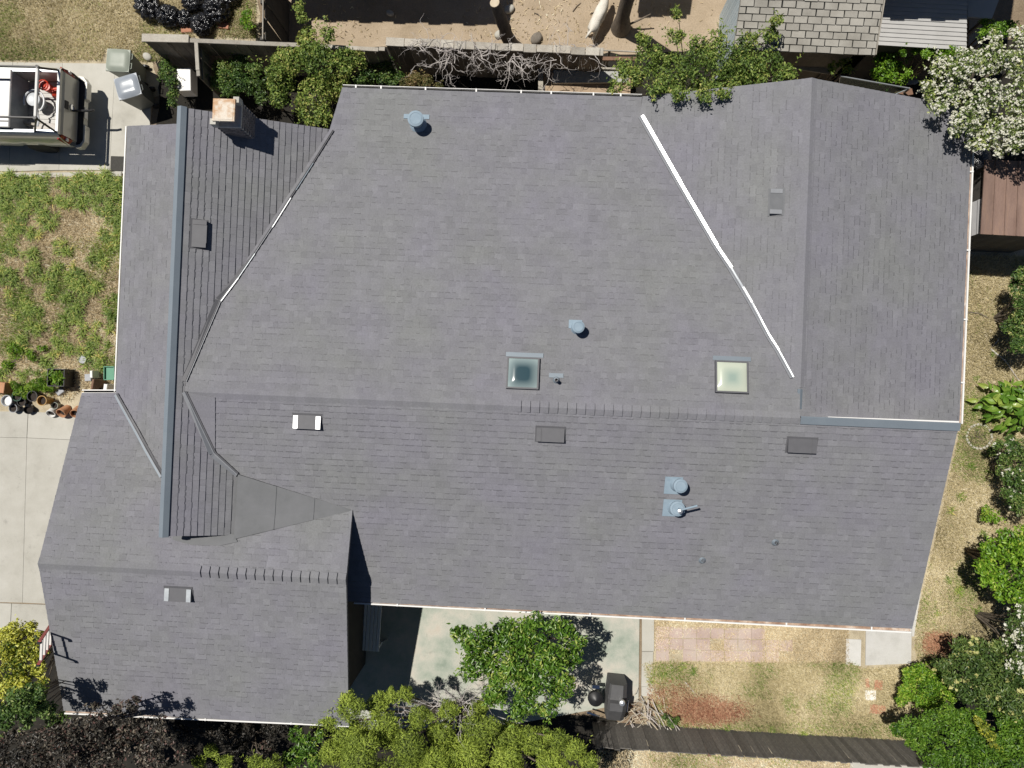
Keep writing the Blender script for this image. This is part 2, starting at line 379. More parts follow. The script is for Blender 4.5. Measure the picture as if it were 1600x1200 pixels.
slabs('patio', [[(520, 905), (1000, 935), (998, 1096), (760, 1140), (520, 1140)]], 0.03, M['patio'], kind='patio_slab')
slabs('patio_border', [[(1003, 940), (1022, 941), (1022, 1018), (1003, 1018)], [(1003, 1018), (1021, 1018), (1019, 1073), (1002, 1073)], [(1002, 1073), (1026, 1072), (1026, 1088), (1002, 1088)]], 0.045, M['concrete'])
pq = []
for r in range(3):
    for c in range(14):
        if (r == 0 and c in (9, 12)) or random.random() < .06 or c > 7 + (r * 2) % 3: continue
        u0 = 1024 + c * 21.5; v0 = 979 + r * 18 + c * 0.3
        ju, jv = random.uniform(-.7, .7), random.uniform(-.8, .8); pq.append([(u0 + ju, v0 + jv), (u0 + 21.5 + ju, v0 + .3), (u0 + 21.5, v0 + 18 + jv), (u0 + ju, v0 + 17.7)])
slabs('paver_path', pq, 0.018, M['brick'], gap=0.012, kind='paver', th=0.05)
slabs('rear_path', [[(1322, 998), (1346, 999), (1345, 1041), (1321, 1040)], [(1353, 975), (1425, 978), (1424, 1037), (1352, 1040)], [(1425, 930), (1439, 925), (1428, 995), (1425, 995)]], 0.03, M['concrete_white'])
slabs('verge_path', [[(1328, 1190), (1460, 1196), (1460, 1290), (1328, 1290)]], 0.03, M['concrete'])

# ------------------------------------------------------------------ the house
house = thing('house', 'large single storey house with grey shingle gables and attached garage', 'house')
YR, ZR = -0.2706, 4.115
P_ml = Plane((0, YR, ZR), (1, YR, ZR), (0, -5.187, 2.6))
P_mu = Plane((0, YR, ZR), (1, YR, ZR), (0, 7.3065, 2.711))
YG, ZG = -4.379, 3.751
P_gu = Plane((0, YG, ZG), (1, YG, ZG), (0, -0.409, 2.6))
P_gl = Plane((0, YG, ZG), (1, YG, ZG), (0, -8.234, 2.6))
ZB = 4.2
Bt, Bb = G(285, 168, ZB), G(256, 838, ZB)
P_br = Plane(Bt, Bb, P_mu.px(345, 470))
ZW = 4.0
Wap = G(1268, 122, ZW); Wv = P_mu.px(1249, 600); Wv = Vector((Wap.x, YR + (ZR - ZW) / ((ZR - 2.711) / (7.3065 - YR)), ZW))
P_wl = Plane(Wap, Wv, P_mu.px(1000, 183))
P_wr = Plane(Wap, Wv, G(1508, 450, 2.6))
P_bl = Plane(G(200, 197, 2.6), G(182, 614, 2.6), G(182, 614, 2.6) + Vector((1.0, 0, 0.32)))
def ridge_at(u):
    """main ridge point at picture column u"""
    lo, hi = -12.0, 14.0
    for _ in range(50):
        mid = (lo + hi) / 2; v = (Vector((mid, YR, ZR)) - Vector((0, 0, CAMH))); q = CR.transposed() @ v
        if 800 + FPX * q.x / -q.z < u: lo = mid
        else: hi = mid
    return Vector((lo, YR, ZR))
def gridge_at(u):
    lo, hi = -14.0, 4.0
    for _ in range(50):
        mid = (lo + hi) / 2; q = CR.transposed() @ Vector((mid, YG, ZG - CAMH))
        if 800 + FPX * q.x / -q.z < u: lo = mid
        else: hi = mid
    return Vector((lo, YG, ZG))

mlk = P_br.px(335, 708); muk = P_mu.px(345, 470)
R0, R1, R2 = ridge_at(338), ridge_at(1249), ridge_at(1498)
Wend = Vector((Wap.x, YR + 0.01, ZW))
garl, garr = gridge_at(60), gridge_at(541)
ck_a = P_ml.px(372, 740); ck_b = P_ml.px(552, 797)
facet_u = [P_mu.px(345, 470), P_br.px(290, 597), R0, P_mu.px(378, 560)]
R00 = ridge_at(289)
POLY = {
 'main_lower': (P_ml, [R00, R1, R2, P_ml.px(1425, 982), P_ml.px(520, 938), ck_b, ck_a, P_ml.px(334, 709), P_ml.px(288, 611)]),
 'main_upper': (P_mu, [R00, R0, R1, P_mu.at(Wap.x, Wv.y), P_mu.px(1000, 183), P_mu.px(1003, 152), P_mu.px(535, 137), P_mu.px(515, 203), P_mu.px(345, 470), P_mu.px(291, 597)]),
 'garage_upper': (P_gu, [P_gu.px(128, 614), P_gu.px(182, 614), P_gu.px(192, 614), P_gu.px(272, 738), P_gu.px(300, 775), P_gu.px(366, 812), P_gu.px(551, 796), garr, garl]),
 'garage_lower': (P_gl, [garl, garr, P_gl.px(545, 1134), P_gl.px(100, 1110)]),
 'gable_right': (P_br, [Bt, P_br.px(521, 203), P_br.px(345, 470), P_br.px(290, 599), P_br.px(289, 609), P_br.px(335, 708), P_br.px(372, 740), P_br.px(363, 836), Bb]),
 'gable_left': (P_bl, [P_bl.px(200, 197), P_bl.at(Bt.x - .05, Bt.y), P_bl.at(Bb.x - .05, P_gu.px(250, 738).y - .9), P_bl.at(P_bl.px(182, 614).x, P_bl.px(182, 614).y - .02)]),
 'wing_left': (P_wl, [Wap, Vector((Wv.x, Wv.y, ZW)), P_wl.px(1000, 183), P_wl.px(1004, 151)]),
 'wing_right': (P_wr, [Wap, P_wr.px(1519, 170), P_wr.px(1498.5, 662), Vector((Wap.x, YR + .02, ZW)), Vector((Wv.x, Wv.y, ZW))]),
}
def clip(poly, x0, x1, y0, y1):
    for ax, val, sg in ((0, x0, 1), (0, x1, -1), (1, y0, 1), (1, y1, -1)):
        out = []; n = len(poly)
        for i in range(n):
            p, q = poly[i], poly[(i + 1) % n]
            dp, dq = (p[ax] - val) * sg, (q[ax] - val) * sg
            if dp >= 0: out.append(p)
            if (dp >= 0) != (dq >= 0):
                t = dp / (dp - dq); out.append((p[0] + (q[0] - p[0]) * t, p[1] + (q[1] - p[1]) * t))
        poly = out
        if len(poly) < 3: return []
    return poly
def area2(p):
    return sum(p[i][0] * p[(i + 1) % len(p)][1] - p[(i + 1) % len(p)][0] * p[i][1] for i in range(len(p))) / 2
EXP = 0.143
WIDTHS = (0.11, 0.14, 0.17, 0.21, 0.26)
_sv = {}
def shingle_mesh(w_, hi, tk):
    """shared single shingle: a wedge with its butt at b = 0"""
    k = (w_, hi, tk)
    if k not in _sv:
        b = MB(); g = 0.001
        pts = [(g, 0, hi), (w_ - g, 0, hi), (w_ - g, EXP, 0.004), (g, EXP, 0.004), (g, 0, -.002), (w_ - g, 0, -.002), (w_ - g, EXP, -.002), (g, EXP, -.002)]
        b.add(pts, [(0, 1, 2, 3), (4, 5, 1, 0), (5, 6, 2, 1), (7, 4, 0, 3)], tk)
        me = b.mesh('shingle'); me.materials.append(M['shingle']); _sv[k] = me
    return _sv[k]
def shingle_roof(key, plane, poly, deck, singles=0, amp=1.0):
    al, up, n = plane.frame()
    if al.cross(up).dot(n) < 0: al = -al
    low = min(poly, key=lambda p: p.z)
    o = low.copy()
    loc = [((p - o).dot(al), (p - o).dot(up)) for p in poly]
    if area2(loc) < 0: loc = loc[::-1]
    Mx = Matrix((al, up, n)).transposed().to_4x4(); Mx.translation = o
    a0, a1 = min(p[0] for p in loc), max(p[0] for p in loc); b1 = max(p[1] for p in loc); b0 = min(p[1] for p in loc)
    rect_full = []
    big = MB(); k = math.floor(b0 / EXP)
    last = None
    while k * EXP < b1:
        y0, y1 = k * EXP, (k + 1) * EXP
        x = a0 - random.uniform(0.05, .3)
        ct = random.gauss(0, .12)
        while x < a1:
            w_ = random.choice(WIDTHS)
            pc = clip(loc, x, x + w_, y0, y1)
            if pc and abs(area2(pc)) > 4e-4:
                hi = random.choice((0.0125, 0.0155, 0.0185)) * amp
                tn = max(-1, min(1, random.gauss(0, .42) + ct))
                full = abs(abs(area2(pc)) - w_ * EXP) < 1e-6
                if full and singles > 0 and (k * 7 + int(x * 9)) % 1 == 0:
                    tn = round(tn * 3) / 3
                    link('shingle', shingle_mesh(w_, hi, tn), deck, Mx @ Matrix.Translation((x, y0, 0.002)))
                    singles -= 1
                else:
                    g = 0.0004
                    top = []
                    for (p, q) in pc:
                        pp = min(max(p, x + g), x + w_ - g) if full else p
                        top.append((pp, q, hi - (hi - .004) * (q - y0) / EXP))
                    m_ = len(top)
                    vs = top + [(p, q, -.002) for p, q, _ in top]
                    fs = [tuple(range(m_))] + [(m_ + i, m_ + (i + 1) % m_, (i + 1) % m_, i) for i in range(m_)]
                    big.add(vs, fs, tn, Mx)
                    if full and hi > .012 and random.random() < .55:
                        f0 = random.uniform(0, .35) * w_; f1 = w_ - random.uniform(0, .35) * w_
                        big.add([(x + f0, y0 - .02, .0095 * amp + .004), (x + f1, y0 - .02, .0095 * amp + .004), (x + f1, y0, .0125 * amp + .004), (x + f0, y0, .0125 * amp + .004)], [(0, 1, 2, 3)], random.uniform(-3, -1.2), Mx)
            x += w_
        k += 1
    o_ = stuff(big.build('shingle_layer', M['shingle'], deck))
    return Mx
DECK = {}
for key, (pl, poly) in POLY.items():
    b = MB(); pts = list(poly)
    if sum((pts[i].x * pts[(i + 1) % len(pts)].y - pts[(i + 1) % len(pts)].x * pts[i].y) for i in range(len(pts))) < 0: pts = pts[::-1]
    b.prism([p - pl.n * 0.09 for p in pts], pl.n * 0.088)
    DECK[key] = b.build('roof_slope', M['ventgrey'], house)
    shingle_roof(key, pl, poly, DECK[key], singles=298 if key == 'gable_right' else 0, amp=1.25 if key == 'gable_right' else 1.0)

# ridge caps: one bent shingle, copied along each ridge
def cap_run(A, B_, pa, pb, step, wd, deck, butt=1, hi=0.03, m=None):
    """caps lapped from A to B_; the raised end faces +direction when butt = 1"""
    d = (B_ - A); L = d.length; d.normalize()
    sa = Vector((0, 0, 1)).cross(d).normalized()
    def drop(pl, s):
        p = A + sa * s * wd; return pl.z(p.x, p.y) - A.z
    za, zb = drop(pa, 1), drop(pb, -1)
    n = int(L / step); st = L / n
    meshes = []
    for q in range(3):
        lo, h = 0.012, hi
        e0, e1 = (lo, h) if butt > 0 else (h, lo)
        b = MB(); x0, x1 = 0.0, st * (1.0)
        sec = lambda x, e: [(x, wd, za + e * .8), (x, 0, e + .012), (x, -wd, zb + e * .8)]
        v = sec(x0, e0) + sec(x1, e1) + [(x, y, z - (.022 if i else .012)) for i, (x, y, z) in enumerate(sec(x0, e0))] + [(x, y, z - .03) for x, y, z in sec(x1, e1)]
        b.add(v, [(0, 3, 4, 1), (1, 4, 5, 2), (0, 1, 7, 6), (1, 2, 8, 7), (3, 9, 10, 4), (4, 10, 11, 5), (0, 6, 9, 3), (2, 5, 11, 8)], random.uniform(-.6, .6))
        b.f = [f[::-1] for f in b.f]
        me = b.mesh('ridge_cap'); me.materials.append(m or M['shingle']); meshes.append(me)
    R = Matrix((d, sa, Vector((0, 0, 1)))).transposed().to_4x4()
    for i in range(n):
        T = Matrix.Translation(A + d * st * i) @ R
        link('ridge_cap', random.choice(meshes), deck, T)
mid = ridge_at(800)
cap_run(R00 + Vector((.1, 0, 0)), mid, P_mu, P_ml, 0.2, 0.13, DECK['main_upper'], butt=-1, hi=.018)
cap_run(mid, R1, P_mu, P_ml, 0.2, 0.13, DECK['main_upper'], butt=1, hi=.05)
gm = gridge_at(300)
cap_run(garl, gm, P_gu, P_gl, 0.2, 0.13, DECK['garage_upper'], butt=-1, hi=.018)
cap_run(gm, garr, P_gu, P_gl, 0.2, 0.13, DECK['garage_upper'], butt=1, hi=.052)
cap_run(Vector((Wap.x, Wap.y, ZW)), Vector((Wv.x, Wv.y + .05, ZW)), P_wr, P_wl, 0.2, 0.14, DECK['wing_right'], butt=-1, hi=.016)
cap_run(Vector((Wv.x, Wv.y + .02, ZW)), Vector((Wv.x, YR + .2, ZW)), P_wr, P_wr, 0.15, 0.06, DECK['wing_right'], butt=-1, hi=.016, m=M['bluemetal'])

# the small smooth crickets where the cross gable meets the main ridge
def patch(pts, m, parent, lift=.03, name='roof_patch'):
    b = MB(); p = [q + Vector((0, 0, lift)) for q in pts]
    if (p[1] - p[0]).cross(p[2] - p[1]).z < 0: p = p[::-1]
    b.prism([q - Vector((0, 0, .03)) for q in p], (0, 0, .03)); return b.build(name, m, parent)
patch([P_ml.px(293, 613), P_ml.px(337, 621), P_ml.px(337, 704)], M['shingle'], DECK['main_lower'], .032, 'smooth_patch')
# membrane cricket between the two roofs
ca, cb = P_ml.px(373, 741), P_ml.px(552, 797)
cc = P_gu.px(366, 842); cm = (ca * .35 + cc * .65) + Vector((0, 0, -.03)); 
ck = MB()
seam = [0.0, .33, .66, 1.0]
def lp(a, b_, t): return a.lerp(b_, t)
for i, (t0, t1) in enumerate(((0, .335), (.335, .665), (.665, 1))):
    q1 = [lp(ca, cb, t0), lp(ca, cb, t1), lp(cm, cb, t1), lp(cm, cb, t0)]
    q2 = [lp(cm, cb, t0), lp(cm, cb, t1), lp(cc, cb, t1), lp(cc, cb, t0)]
    b = MB()
    for q in (q1, q2):
        q = [p + Vector((0, 0, .045 - .012 * i)) for p in q]
        if t1 == 1: q = [q[0], q[1], q[3]]
        if (q[1] - q[0]).cross(q[2] - q[1]).z < 0: q = q[::-1]
        b.prism([p - Vector((0, 0, .09)) for p in q], (0, 0, .09), tone=0)
    b.build('membrane_sheet', M['membrane'], DECK['main_lower'])
patch([P_gu.px(271, 843), P_gu.px(300, 851), P_gu.px(345, 852), P_gu.px(372, 846), P_gu.px(366, 834), P_gu.px(271, 836)], M['membrane'], DECK['garage_upper'], .035, 'membrane_apron')
# flashing board beside the cricket
e0, e1 = P_br.px(373, 741), P_br.px(364, 837)
b = MB(); b.prism([e0 + Vector((-.03, 0, .02)), e1 + Vector((-.03, 0, .02)), e1 + Vector((.13, 0, -.02)), e0 + Vector((.13, 0, -.02))], (0, 0, .03)); b.build('edge_flashing', M['membrane'], DECK['gable_right'])

def valley(pts, wl, wr, ml, mr, lift=0.045, rib=0.016, ribm=None):
    """folded metal valley: two flanges and a standing rib along the line"""
    for i in range(len(pts) - 1):
        (a, pa), (c, pc) = pts[i], pts[i + 1]
        wl_ = wl[i] if isinstance(wl, (list, tuple)) else wl; ml_ = ml[i] if isinstance(ml, (list, tuple)) else ml
        d = (c - a); d.z = 0; d.normalize(); s = Vector((-d.y, d.x, 0))      # left of travel
        for sg, wd, pl, m in ((1, wl_, pa[0], ml_), (-1, wr, pa[1], mr)):
            q = []
            for p in (a, c):
                p = p + Vector((0, 0, lift)); o_ = p + s * sg * wd; o_.z = pl.z(o_.x, o_.y) + lift + .004
                q += [p, o_]
            vs = [q[0], q[1], q[3], q[2]]
            if (vs[1] - vs[0]).cross(vs[2] - vs[1]).z < 0: vs = vs[::-1]
            b = MB(); b.prism([v - Vector((0, 0, .008)) for v in vs], (0, 0, .008)); f = b.build('valley_flashing', m, DECK['main_upper'])
        b = MB(); b.tube([a + Vector((0, 0, lift + .006)), c + Vector((0, 0, lift + .006))], rib, 6); b.build('valley_rib', ribm or M['greyvent'], f)
# travel from low end to high end
def vp(pl, pts, pr): return [(pl.px(u, v), pr) for u, v in pts]
sh_, bm_, gv_ = M['shiny'], M['bluemetal'], M['greyvent']  # bright and dull segments paint the sun's broken glint along the valleys
valley(vp(P_mu, [(1000, 183), (1060, 288), (1116, 384), (1140, 420), (1158, 450), (1172, 474), (1200, 526), (1214, 548), (1237, 590)], (P_wl, P_mu)), [.085, .08, .07, .045, .055, .045, .05, .04], .055, [sh_, sh_, sh_, M['metal'], sh_, M['metal'], sh_, M['metal']], gv_)
valley(vp(P_mu, [(521, 204), (489, 255), (462, 297), (454, 309), (425, 355), (398, 396), (372, 434), (345, 470), (291, 596)], (P_mu, P_br)), [.03, .035, .03, .04, .03, .035, .04, .03], .09, [M['ventgrey'], bm_, M['ventgrey'], sh_, gv_, M['metal'], sh_, gv_], M['ventgrey'], rib=.012, ribm=M['ventgrey'])
valley(vp(P_ml, [(372, 741), (336, 708), (290, 612)], (P_br, P_ml)), .09, .05, gv_, M['ventgrey'])
valley(vp(P_gu, [(183, 616), (191, 631), (215, 674), (231, 704), (254, 744)], (P_bl, P_gu)), .06, .05, M['ventgrey'], M['bluemetal'])
# metal ridge strip of the cross gable with its drip leg, and the strip along the wing end
b = MB(); w1, w2 = .1, .1
b.prism([Bt + Vector((-w1, .02, .02)), Bb + Vector((-w1, -.02, .02)), Bb + Vector((.0, -.02, .05)), Bt + Vector((.0, .02, .05))], (0, 0, .012))
zr_ = P_br.z(Bt.x + w2, Bt.y) - ZB
b.prism([Bt + Vector((.0, .02, .05)), Bb + Vector((.0, -.02, .05)), Bb + Vector((w2, -.02, zr_ + .035)), Bt + Vector((w2, .02, zr_ + .035))], (0, 0, .012))
b.prism([Bt + Vector((-w1, .02, -.06)), Bb + Vector((-w1, -.02, -.06)), Bb + Vector((-w1 + .01, -.02, -.06)), Bt + Vector((-w1 + .01, .02, -.06))], (0, 0, .09))
b.build('ridge_strip', M['bluemetal'], DECK['gable_right'])
b = MB(); b.prism([R1 + Vector((.02, .03, .03)), R2 + Vector((.02, .03, .03)), R2 + Vector((.02, -.13, -.005)), R1 + Vector((.02, -.13, -.005))], (0, 0, .015))
b.prism([R1 + Vector((.02, .03, -.1)), R2 + Vector((.02, .03, -.1)), R2 + Vector((.02, .045, -.1)), R1 + Vector((.02, .045, -.1))], (0, 0, .14))
b.build('ridge_strip', M['bluemetal'], DECK['main_lower'])
b = MB(); b.prism([R1 + Vector((.6, .05, .02)), R2 + Vector((-.02, .05, .02)), R2 + Vector((-.02, .085, .02)), R1 + Vector((.6, .062, .02))], (0, 0, .025)); b.build('sunlit_gap', M['white'], DECK['main_lower'])  # white strip paints the sunlit gap above the ridge strip

# walls
def wallblock(prof, d, m=None):
    b = MB(); b.prism(prof, d); return b.build('wall', m or M['stucco'], house)
xl, xr = P_mu.px(535, 137).x + .4, R2.x - .45
yl, yu = -5.187 + .55, 7.25 - .5
wallblock([(xl, yl, 0), (xl, yu, 0), (xl, yu, P_mu.z(0, yu) - .12), (xl, YR, ZR - .12), (xl, yl, P_ml.z(0, yl) - .12)], (2.2 - xl, 0, 0))
wallblock([(2.21, yl, 0), (2.21, YR - .05, 0), (2.21, YR - .05, ZR - .14), (2.21, yl, P_ml.z(0, yl) - .12)], (xr - 2.21, 0, 0))
wx0, wx1 = P_wl.px(1004, 151).x + .45, G(1508, 450, 2.6).x - .5; wy0, wy1 = 0.02, Wap.y - .5
wallblock([(wx0, wy0, 0), (wx0, wy0, P_wl.z(wx0, 3) - .12), (Wap.x, wy0, ZW - .12), (wx1, wy0, P_wr.z(wx1, 3) - .12), (wx1, wy0, 0)], (0, wy1 - wy0, 0))
b = MB(); b.prism([(Wap.x, YR + .03, 2.2), (R2.x - .1, YR + .03, 2.2), (R2.x - .1, YR + .03, ZR - .09), (Wap.x, YR + .03, ZR - .09)], (0, -.06, 0)); b.build('gable_wall', M['white'], house)
bx0, bx1 = G(190, 400, 2.6).x + .45, P_br.px(521, 203).x - .1; by0, by1 = Bb.y + .25, Bt.y - .35
wallblock([(bx0, by0 + .6, 0), (Bt.x, by0 + .6, 0), (Bt.x, by0 + .6, P_bl.z(Bt.x, 2) - .1), (bx0, by0 + .6, P_bl.z(bx0, 2) - .12)], (0, by1 - by0 - .6, 0))
wallblock([(Bt.x + .01, by0, 0), (bx1, by0, 0), (bx1, by0, P_br.z(bx1, 2) - .12), (Bt.x + .01, by0, P_br.z(Bt.x, 2) - .13)], (0, by1 - by0, 0))
gx0, gx1 = garl.x + .45, garr.x - .3; gy0, gy1 = -8.2 + .5, -.45 - .5
wallblock([(gx0, gy0, 0), (gx0, gy1, 0), (gx0, gy1, P_gu.z(0, gy1) - .12), (gx0, YG, ZG - .12), (gx0, gy0, P_gl.z(0, gy0) - .12)], (gx1 - gx0, 0, 0), M['shadewall'])

# gutters
def gutter(A, B_, out, lining, hang=(), wd=.1, lip=.022):
    d = (B_ - A); L = d.length; d = d.normalized(); o = Vector(out)
    b = MB()
    def slab(s0, s1, z0, z1):
        b.prism([A + o * s0 + Vector((0, 0, z0)), B_ + o * s0 + Vector((0, 0, z0)), B_ + o * s1 + Vector((0, 0, z0)), A + o * s1 + Vector((0, 0, z0))], (0, 0, z1 - z0))
    slab(wd - lip, wd, -.13, -.015); slab(0, wd - lip, -.13, -.115); slab(.0, .012, -.115, -.03)
    g = b.build('gutter', M['white'], house)
    b = MB(); b.prism([A + o * .012 + Vector((0, 0, -.113)), B_ + o * .012 + Vector((0, 0, -.113)), B_ + o * (wd - lip) + Vector((0, 0, -.113)), A + o * (wd - lip) + Vector((0, 0, -.113))], (0, 0, .05 if lining is not M['dark'] else .012))
    b.build('gutter_lining', lining, g)
    for t in hang:
        p = A + d * L * t
        b = MB(); b.prism([p - d * .018 + o * 0 + Vector((0, 0, -.012)), p + d * .018 + Vector((0, 0, -.012)), p + d * .018 + o * wd + Vector((0, 0, -.012)), p - d * .018 + o * wd + Vector((0, 0, -.012))], (0, 0, .008))
        b.build('gutter_hanger', M['white'], g)
e = P_ml.px(1425, 982); s_ = P_ml.px(553, 940)
gutter(Vector((s_.x, e.y, 2.6)), Vector((e.x, e.y, 2.6)), (0, -1, 0), M['gutter_rust'], (.08, .24, .43, .6, .78, .93), wd=.12, lip=.034)
a_, c_ = P_mu.px(535, 137), P_mu.px(1003, 152)
gutter(a_, c_, (0, 1, 0), M['dark'], (.045, .13, .28, .45, .6, .7, .84, .93), wd=.085, lip=.012)
gutter(P_bl.px(182, 612), P_bl.px(200, 197), (-1, 0, 0), M['dark'], (), wd=.075, lip=.028)
gutter(P_gu.px(127, 614), P_gu.px(181, 614), (0, 1, 0), M['dark'], (), wd=.085, lip=.025)
gutter(P_wr.px(1498.5, 662), P_wr.px(1519, 170), (1, 0, 0), M['gutter_rust'], (.13, .33, .55, .8), wd=.1, lip=.035)
gutter(P_gl.px(100, 1110), P_gl.px(545, 1130), (0, -1, 0), M['gutter_rust'], (.2, .5, .8), wd=.1, lip=.035)

# ---------------- roof fittings
def box_vent(pl, u, v, ends, body, wu=0.62, du=.3, rot=0, label=None):
    """low slant-back roof vent: flange, hood and two bare metal ends"""
    T = pl.mat(pl.px(u, v)) @ Matrix.Rotation(rot, 4, 'Z')
    b = MB(); b.add([(-wu / 2, -du / 2, .12), (wu / 2, -du / 2, .12), (wu / 2, du / 2, .03), (-wu / 2, du / 2, .03), (-wu / 2, -du / 2, .0), (wu / 2, -du / 2, .0), (wu / 2, du / 2, .0), (-wu / 2, du / 2, .0)],
                    [(0, 1, 2, 3), (4, 5, 1, 0), (5, 6, 2, 1), (6, 7, 3, 2), (7, 4, 0, 3), (7, 6, 5, 4)], M=T)
    o = b.build('roof_vent', body, house)
    for s in (-1, 1):
        b = MB(); x0, x1 = s * wu * .5, s * wu * .33
        z = lambda y: .12 - (y + du / 2) / du * .09 + .006
        b.prism([(x0, -du / 2 + .01, z(-du / 2 + .01)), (x1, -du / 2 + .01, z(-du / 2 + .01)), (x1, du / 2 - .01, z(du / 2 - .01)), (x0, du / 2 - .01, z(du / 2 - .01))], (0, 0, .006), M=T)
        b.build('vent_end', ends, o)
    b = MB(); b.box((0, 0, .018), (wu + .06, du + .08, .008), T); b.build('vent_flange', body, o)
    return o
v1 = box_vent(P_ml, 481, 658, M['shiny'], M['ventgrey']); v1['label'] = 'grey box vent with two gleaming bare metal ends'
box_vent(P_ml, 860, 678, M['ventgrey'], M['ventgrey'])
box_vent(P_ml, 1252, 695, M['ventgrey'], M['ventgrey'])
box_vent(P_gl, 280, 927, M['metal'], M['ventgrey'])
v5 = box_vent(P_br, 311, 366, M['ventgrey'], M['ventgrey'])
v6 = box_vent(P_wl, 1213, 316, M['greyvent'], M['wingvent'], wu=.56, du=.27); v6['label'] = 'bare metal box vent on the wing slope'

def flash_plate(pl, u, v, wx, wy, parent, m, lift=.02, name='flashing'):
    T = pl.mat(pl.px(u, v)); b = MB(); b.box((0, 0, lift), (wx, wy, .012), T); return b.build(name, m, parent)
def skylight(u, v, lining, floor_m, lab):
    pl = P_mu; T = pl.mat(pl.px(u, v)); a = .36; h = .1
    b = MB(); t = .035
    for sx, sy, dx, dy in ((-1, 0, t, 2 * a), (1, 0, t, 2 * a), (0, -1, 2 * a - 2 * t, t), (0, 1, 2 * a - 2 * t, t)):
        b.box((sx * (a - t / 2), sy * (a - t / 2), h / 2), (dx, dy, h), T)
    o = b.build('skylight', M['ventgrey'], house); o['label'] = lab
    k = a - t - .002
    b = MB(); b.box((0, 0, .022), (2 * k, 2 * k, .01), T); b.build('shaft_floor', floor_m, o)
    b = MB(); n = 9; vs = []; fs = []
    for i in range(n):
        for j in range(n):
            x, y = -1 + 2 * i / (n - 1), -1 + 2 * j / (n - 1)
            vs.append((x * k, y * k, h - .01 + .05 * (1 - x ** 4) ** .5 * (1 - y ** 4) ** .5))
    for i in range(n - 1):
        for j in range(n - 1): fs.append((i * n + j, (i + 1) * n + j, (i + 1) * n + j + 1, i * n + j + 1))
    b.add(vs, fs, 0, T, True); b.build('dome', lining, o)
    b = MB(); b.box((-.02, -a - .07, .02), (2 * a + .12, .1, .014), T); b.build('head_flashing', M['bluemetal'], o)
    return o
def domemat(name, edge, mid_):
    """acrylic dome, milky at its rim and clearer in the middle"""
    m, n, b = _mat(name)
    tr = n.nodes.new('ShaderNodeTexCoord')
    b.inputs['Base Color'].default_value = (*edge, 1); b.inputs['Roughness'].default_value = .12; b.inputs['Coat Weight'].default_value = .3
    return m
def skyfloor(name, T_inv_uv, c_mid, c_edge):
    m, n, b = _mat(name); return m
def radial(name, u, v, c_mid, c_edge, r0, r1, rough=.15):
    """acrylic dome colour, grading from the middle out to the rim"""
    m, n, b = _mat(name); geo = n.nodes.new('ShaderNodeNewGeometry'); c = P_mu.px(u, v)
    sub = n.nodes.new('ShaderNodeVectorMath'); sub.operation = 'SUBTRACT'; sub.inputs[1].default_value = c; n.links.new(geo.outputs['Position'], sub.inputs[0])
    ab = n.nodes.new('ShaderNodeVectorMath'); ab.operation = 'ABSOLUTE'; n.links.new(sub.outputs[0], ab.inputs[0])
    sx = n.nodes.new('ShaderNodeSeparateXYZ'); n.links.new(ab.outputs[0], sx.inputs[0])
    pw = []
    for i in (0, 1):
        p = n.nodes.new('ShaderNodeMath'); p.operation = 'POWER'; p.inputs[1].default_value = 3.5; n.links.new(sx.outputs[i], p.inputs[0]); pw.append(p)
    ad = n.nodes.new('ShaderNodeMath'); n.links.new(pw[0].outputs[0], ad.inputs[0]); n.links.new(pw[1].outputs[0], ad.inputs[1])
    q = n.nodes.new('ShaderNodeMath'); q.operation = 'POWER'; q.inputs[1].default_value = 1 / 3.5; n.links.new(ad.outputs[0], q.inputs[0])
    mr = n.nodes.new('ShaderNodeMapRange'); mr.inputs[1].default_value = r0; mr.inputs[2].default_value = r1; n.links.new(q.outputs[0], mr.inputs[0])
    r = _ramp(n, mr.outputs[0], [(0, c_mid), (1, c_edge)]); n.links.new(r.outputs[0], b.inputs['Base Color'])
    b.inputs['Roughness'].default_value = rough; b.inputs['Coat Weight'].default_value = .5; b.inputs['Coat Roughness'].default_value = .04
    return m
skylight(817, 584, radial('tinted_dome', 817, 584, (.035, .07, .085), (.3, .37, .37), .14, .36), M['dark'], 'dark tinted skylight dome')
skylight(1142, 590, radial('milky_dome', 1142, 590, (.3, .38, .33), (.52, .56, .46), .05, .26), M['white'], 'milky pale green skylight dome')

def pipe_vent(pl, u, v, r, h, plate=None, flare=0.0, cap=True, m=None):
    """upright flue: base plate, cone, pipe and cap. u, v = pixel of the pipe foot"""
    m = m or M['ventmetal']
    p = pl.px(u, v); T = Matrix.Translation(p)
    b = MB(); b.lathe([(r * .62, -.05), (r * .62, h - .07)], 18, T); o = b.build('flue', m, house)
    b = MB(); b.lathe([(r * 1.15, -.02), (r * .95, .07), (r * .68, .12)], 18, T); b.build('flue_collar', m, o)
    if cap:
        b = MB(); b.lathe([(r * .9, h - .09), (r, h - .085), (r, h - .02), (r * .72, h), (r * .68, h - .008), (0, h - .012)], 22, T); b.build('flue_cap', m, o)
    if plate:
        Tp = pl.mat(pl.px(*plate[:2])); b = MB(); b.box((0, 0, .022), (plate[2], plate[3], .01), Tp); b.build('flashing', m, o)
    return o
pipe_vent(P_mu, 654, 196, .19, .46, (651, 183, .62, .12))
pipe_vent(P_mu, 902, 513, .14, .42, (899, 507, .3, .2))
pipe_vent(P_ml, 1058, 756, .155, .42, (1052, 758, .4, .42))
o = pipe_vent(P_ml, 1055, 792, .17, .3, (1050, 793, .42, .42), m=M['ventmetal'])
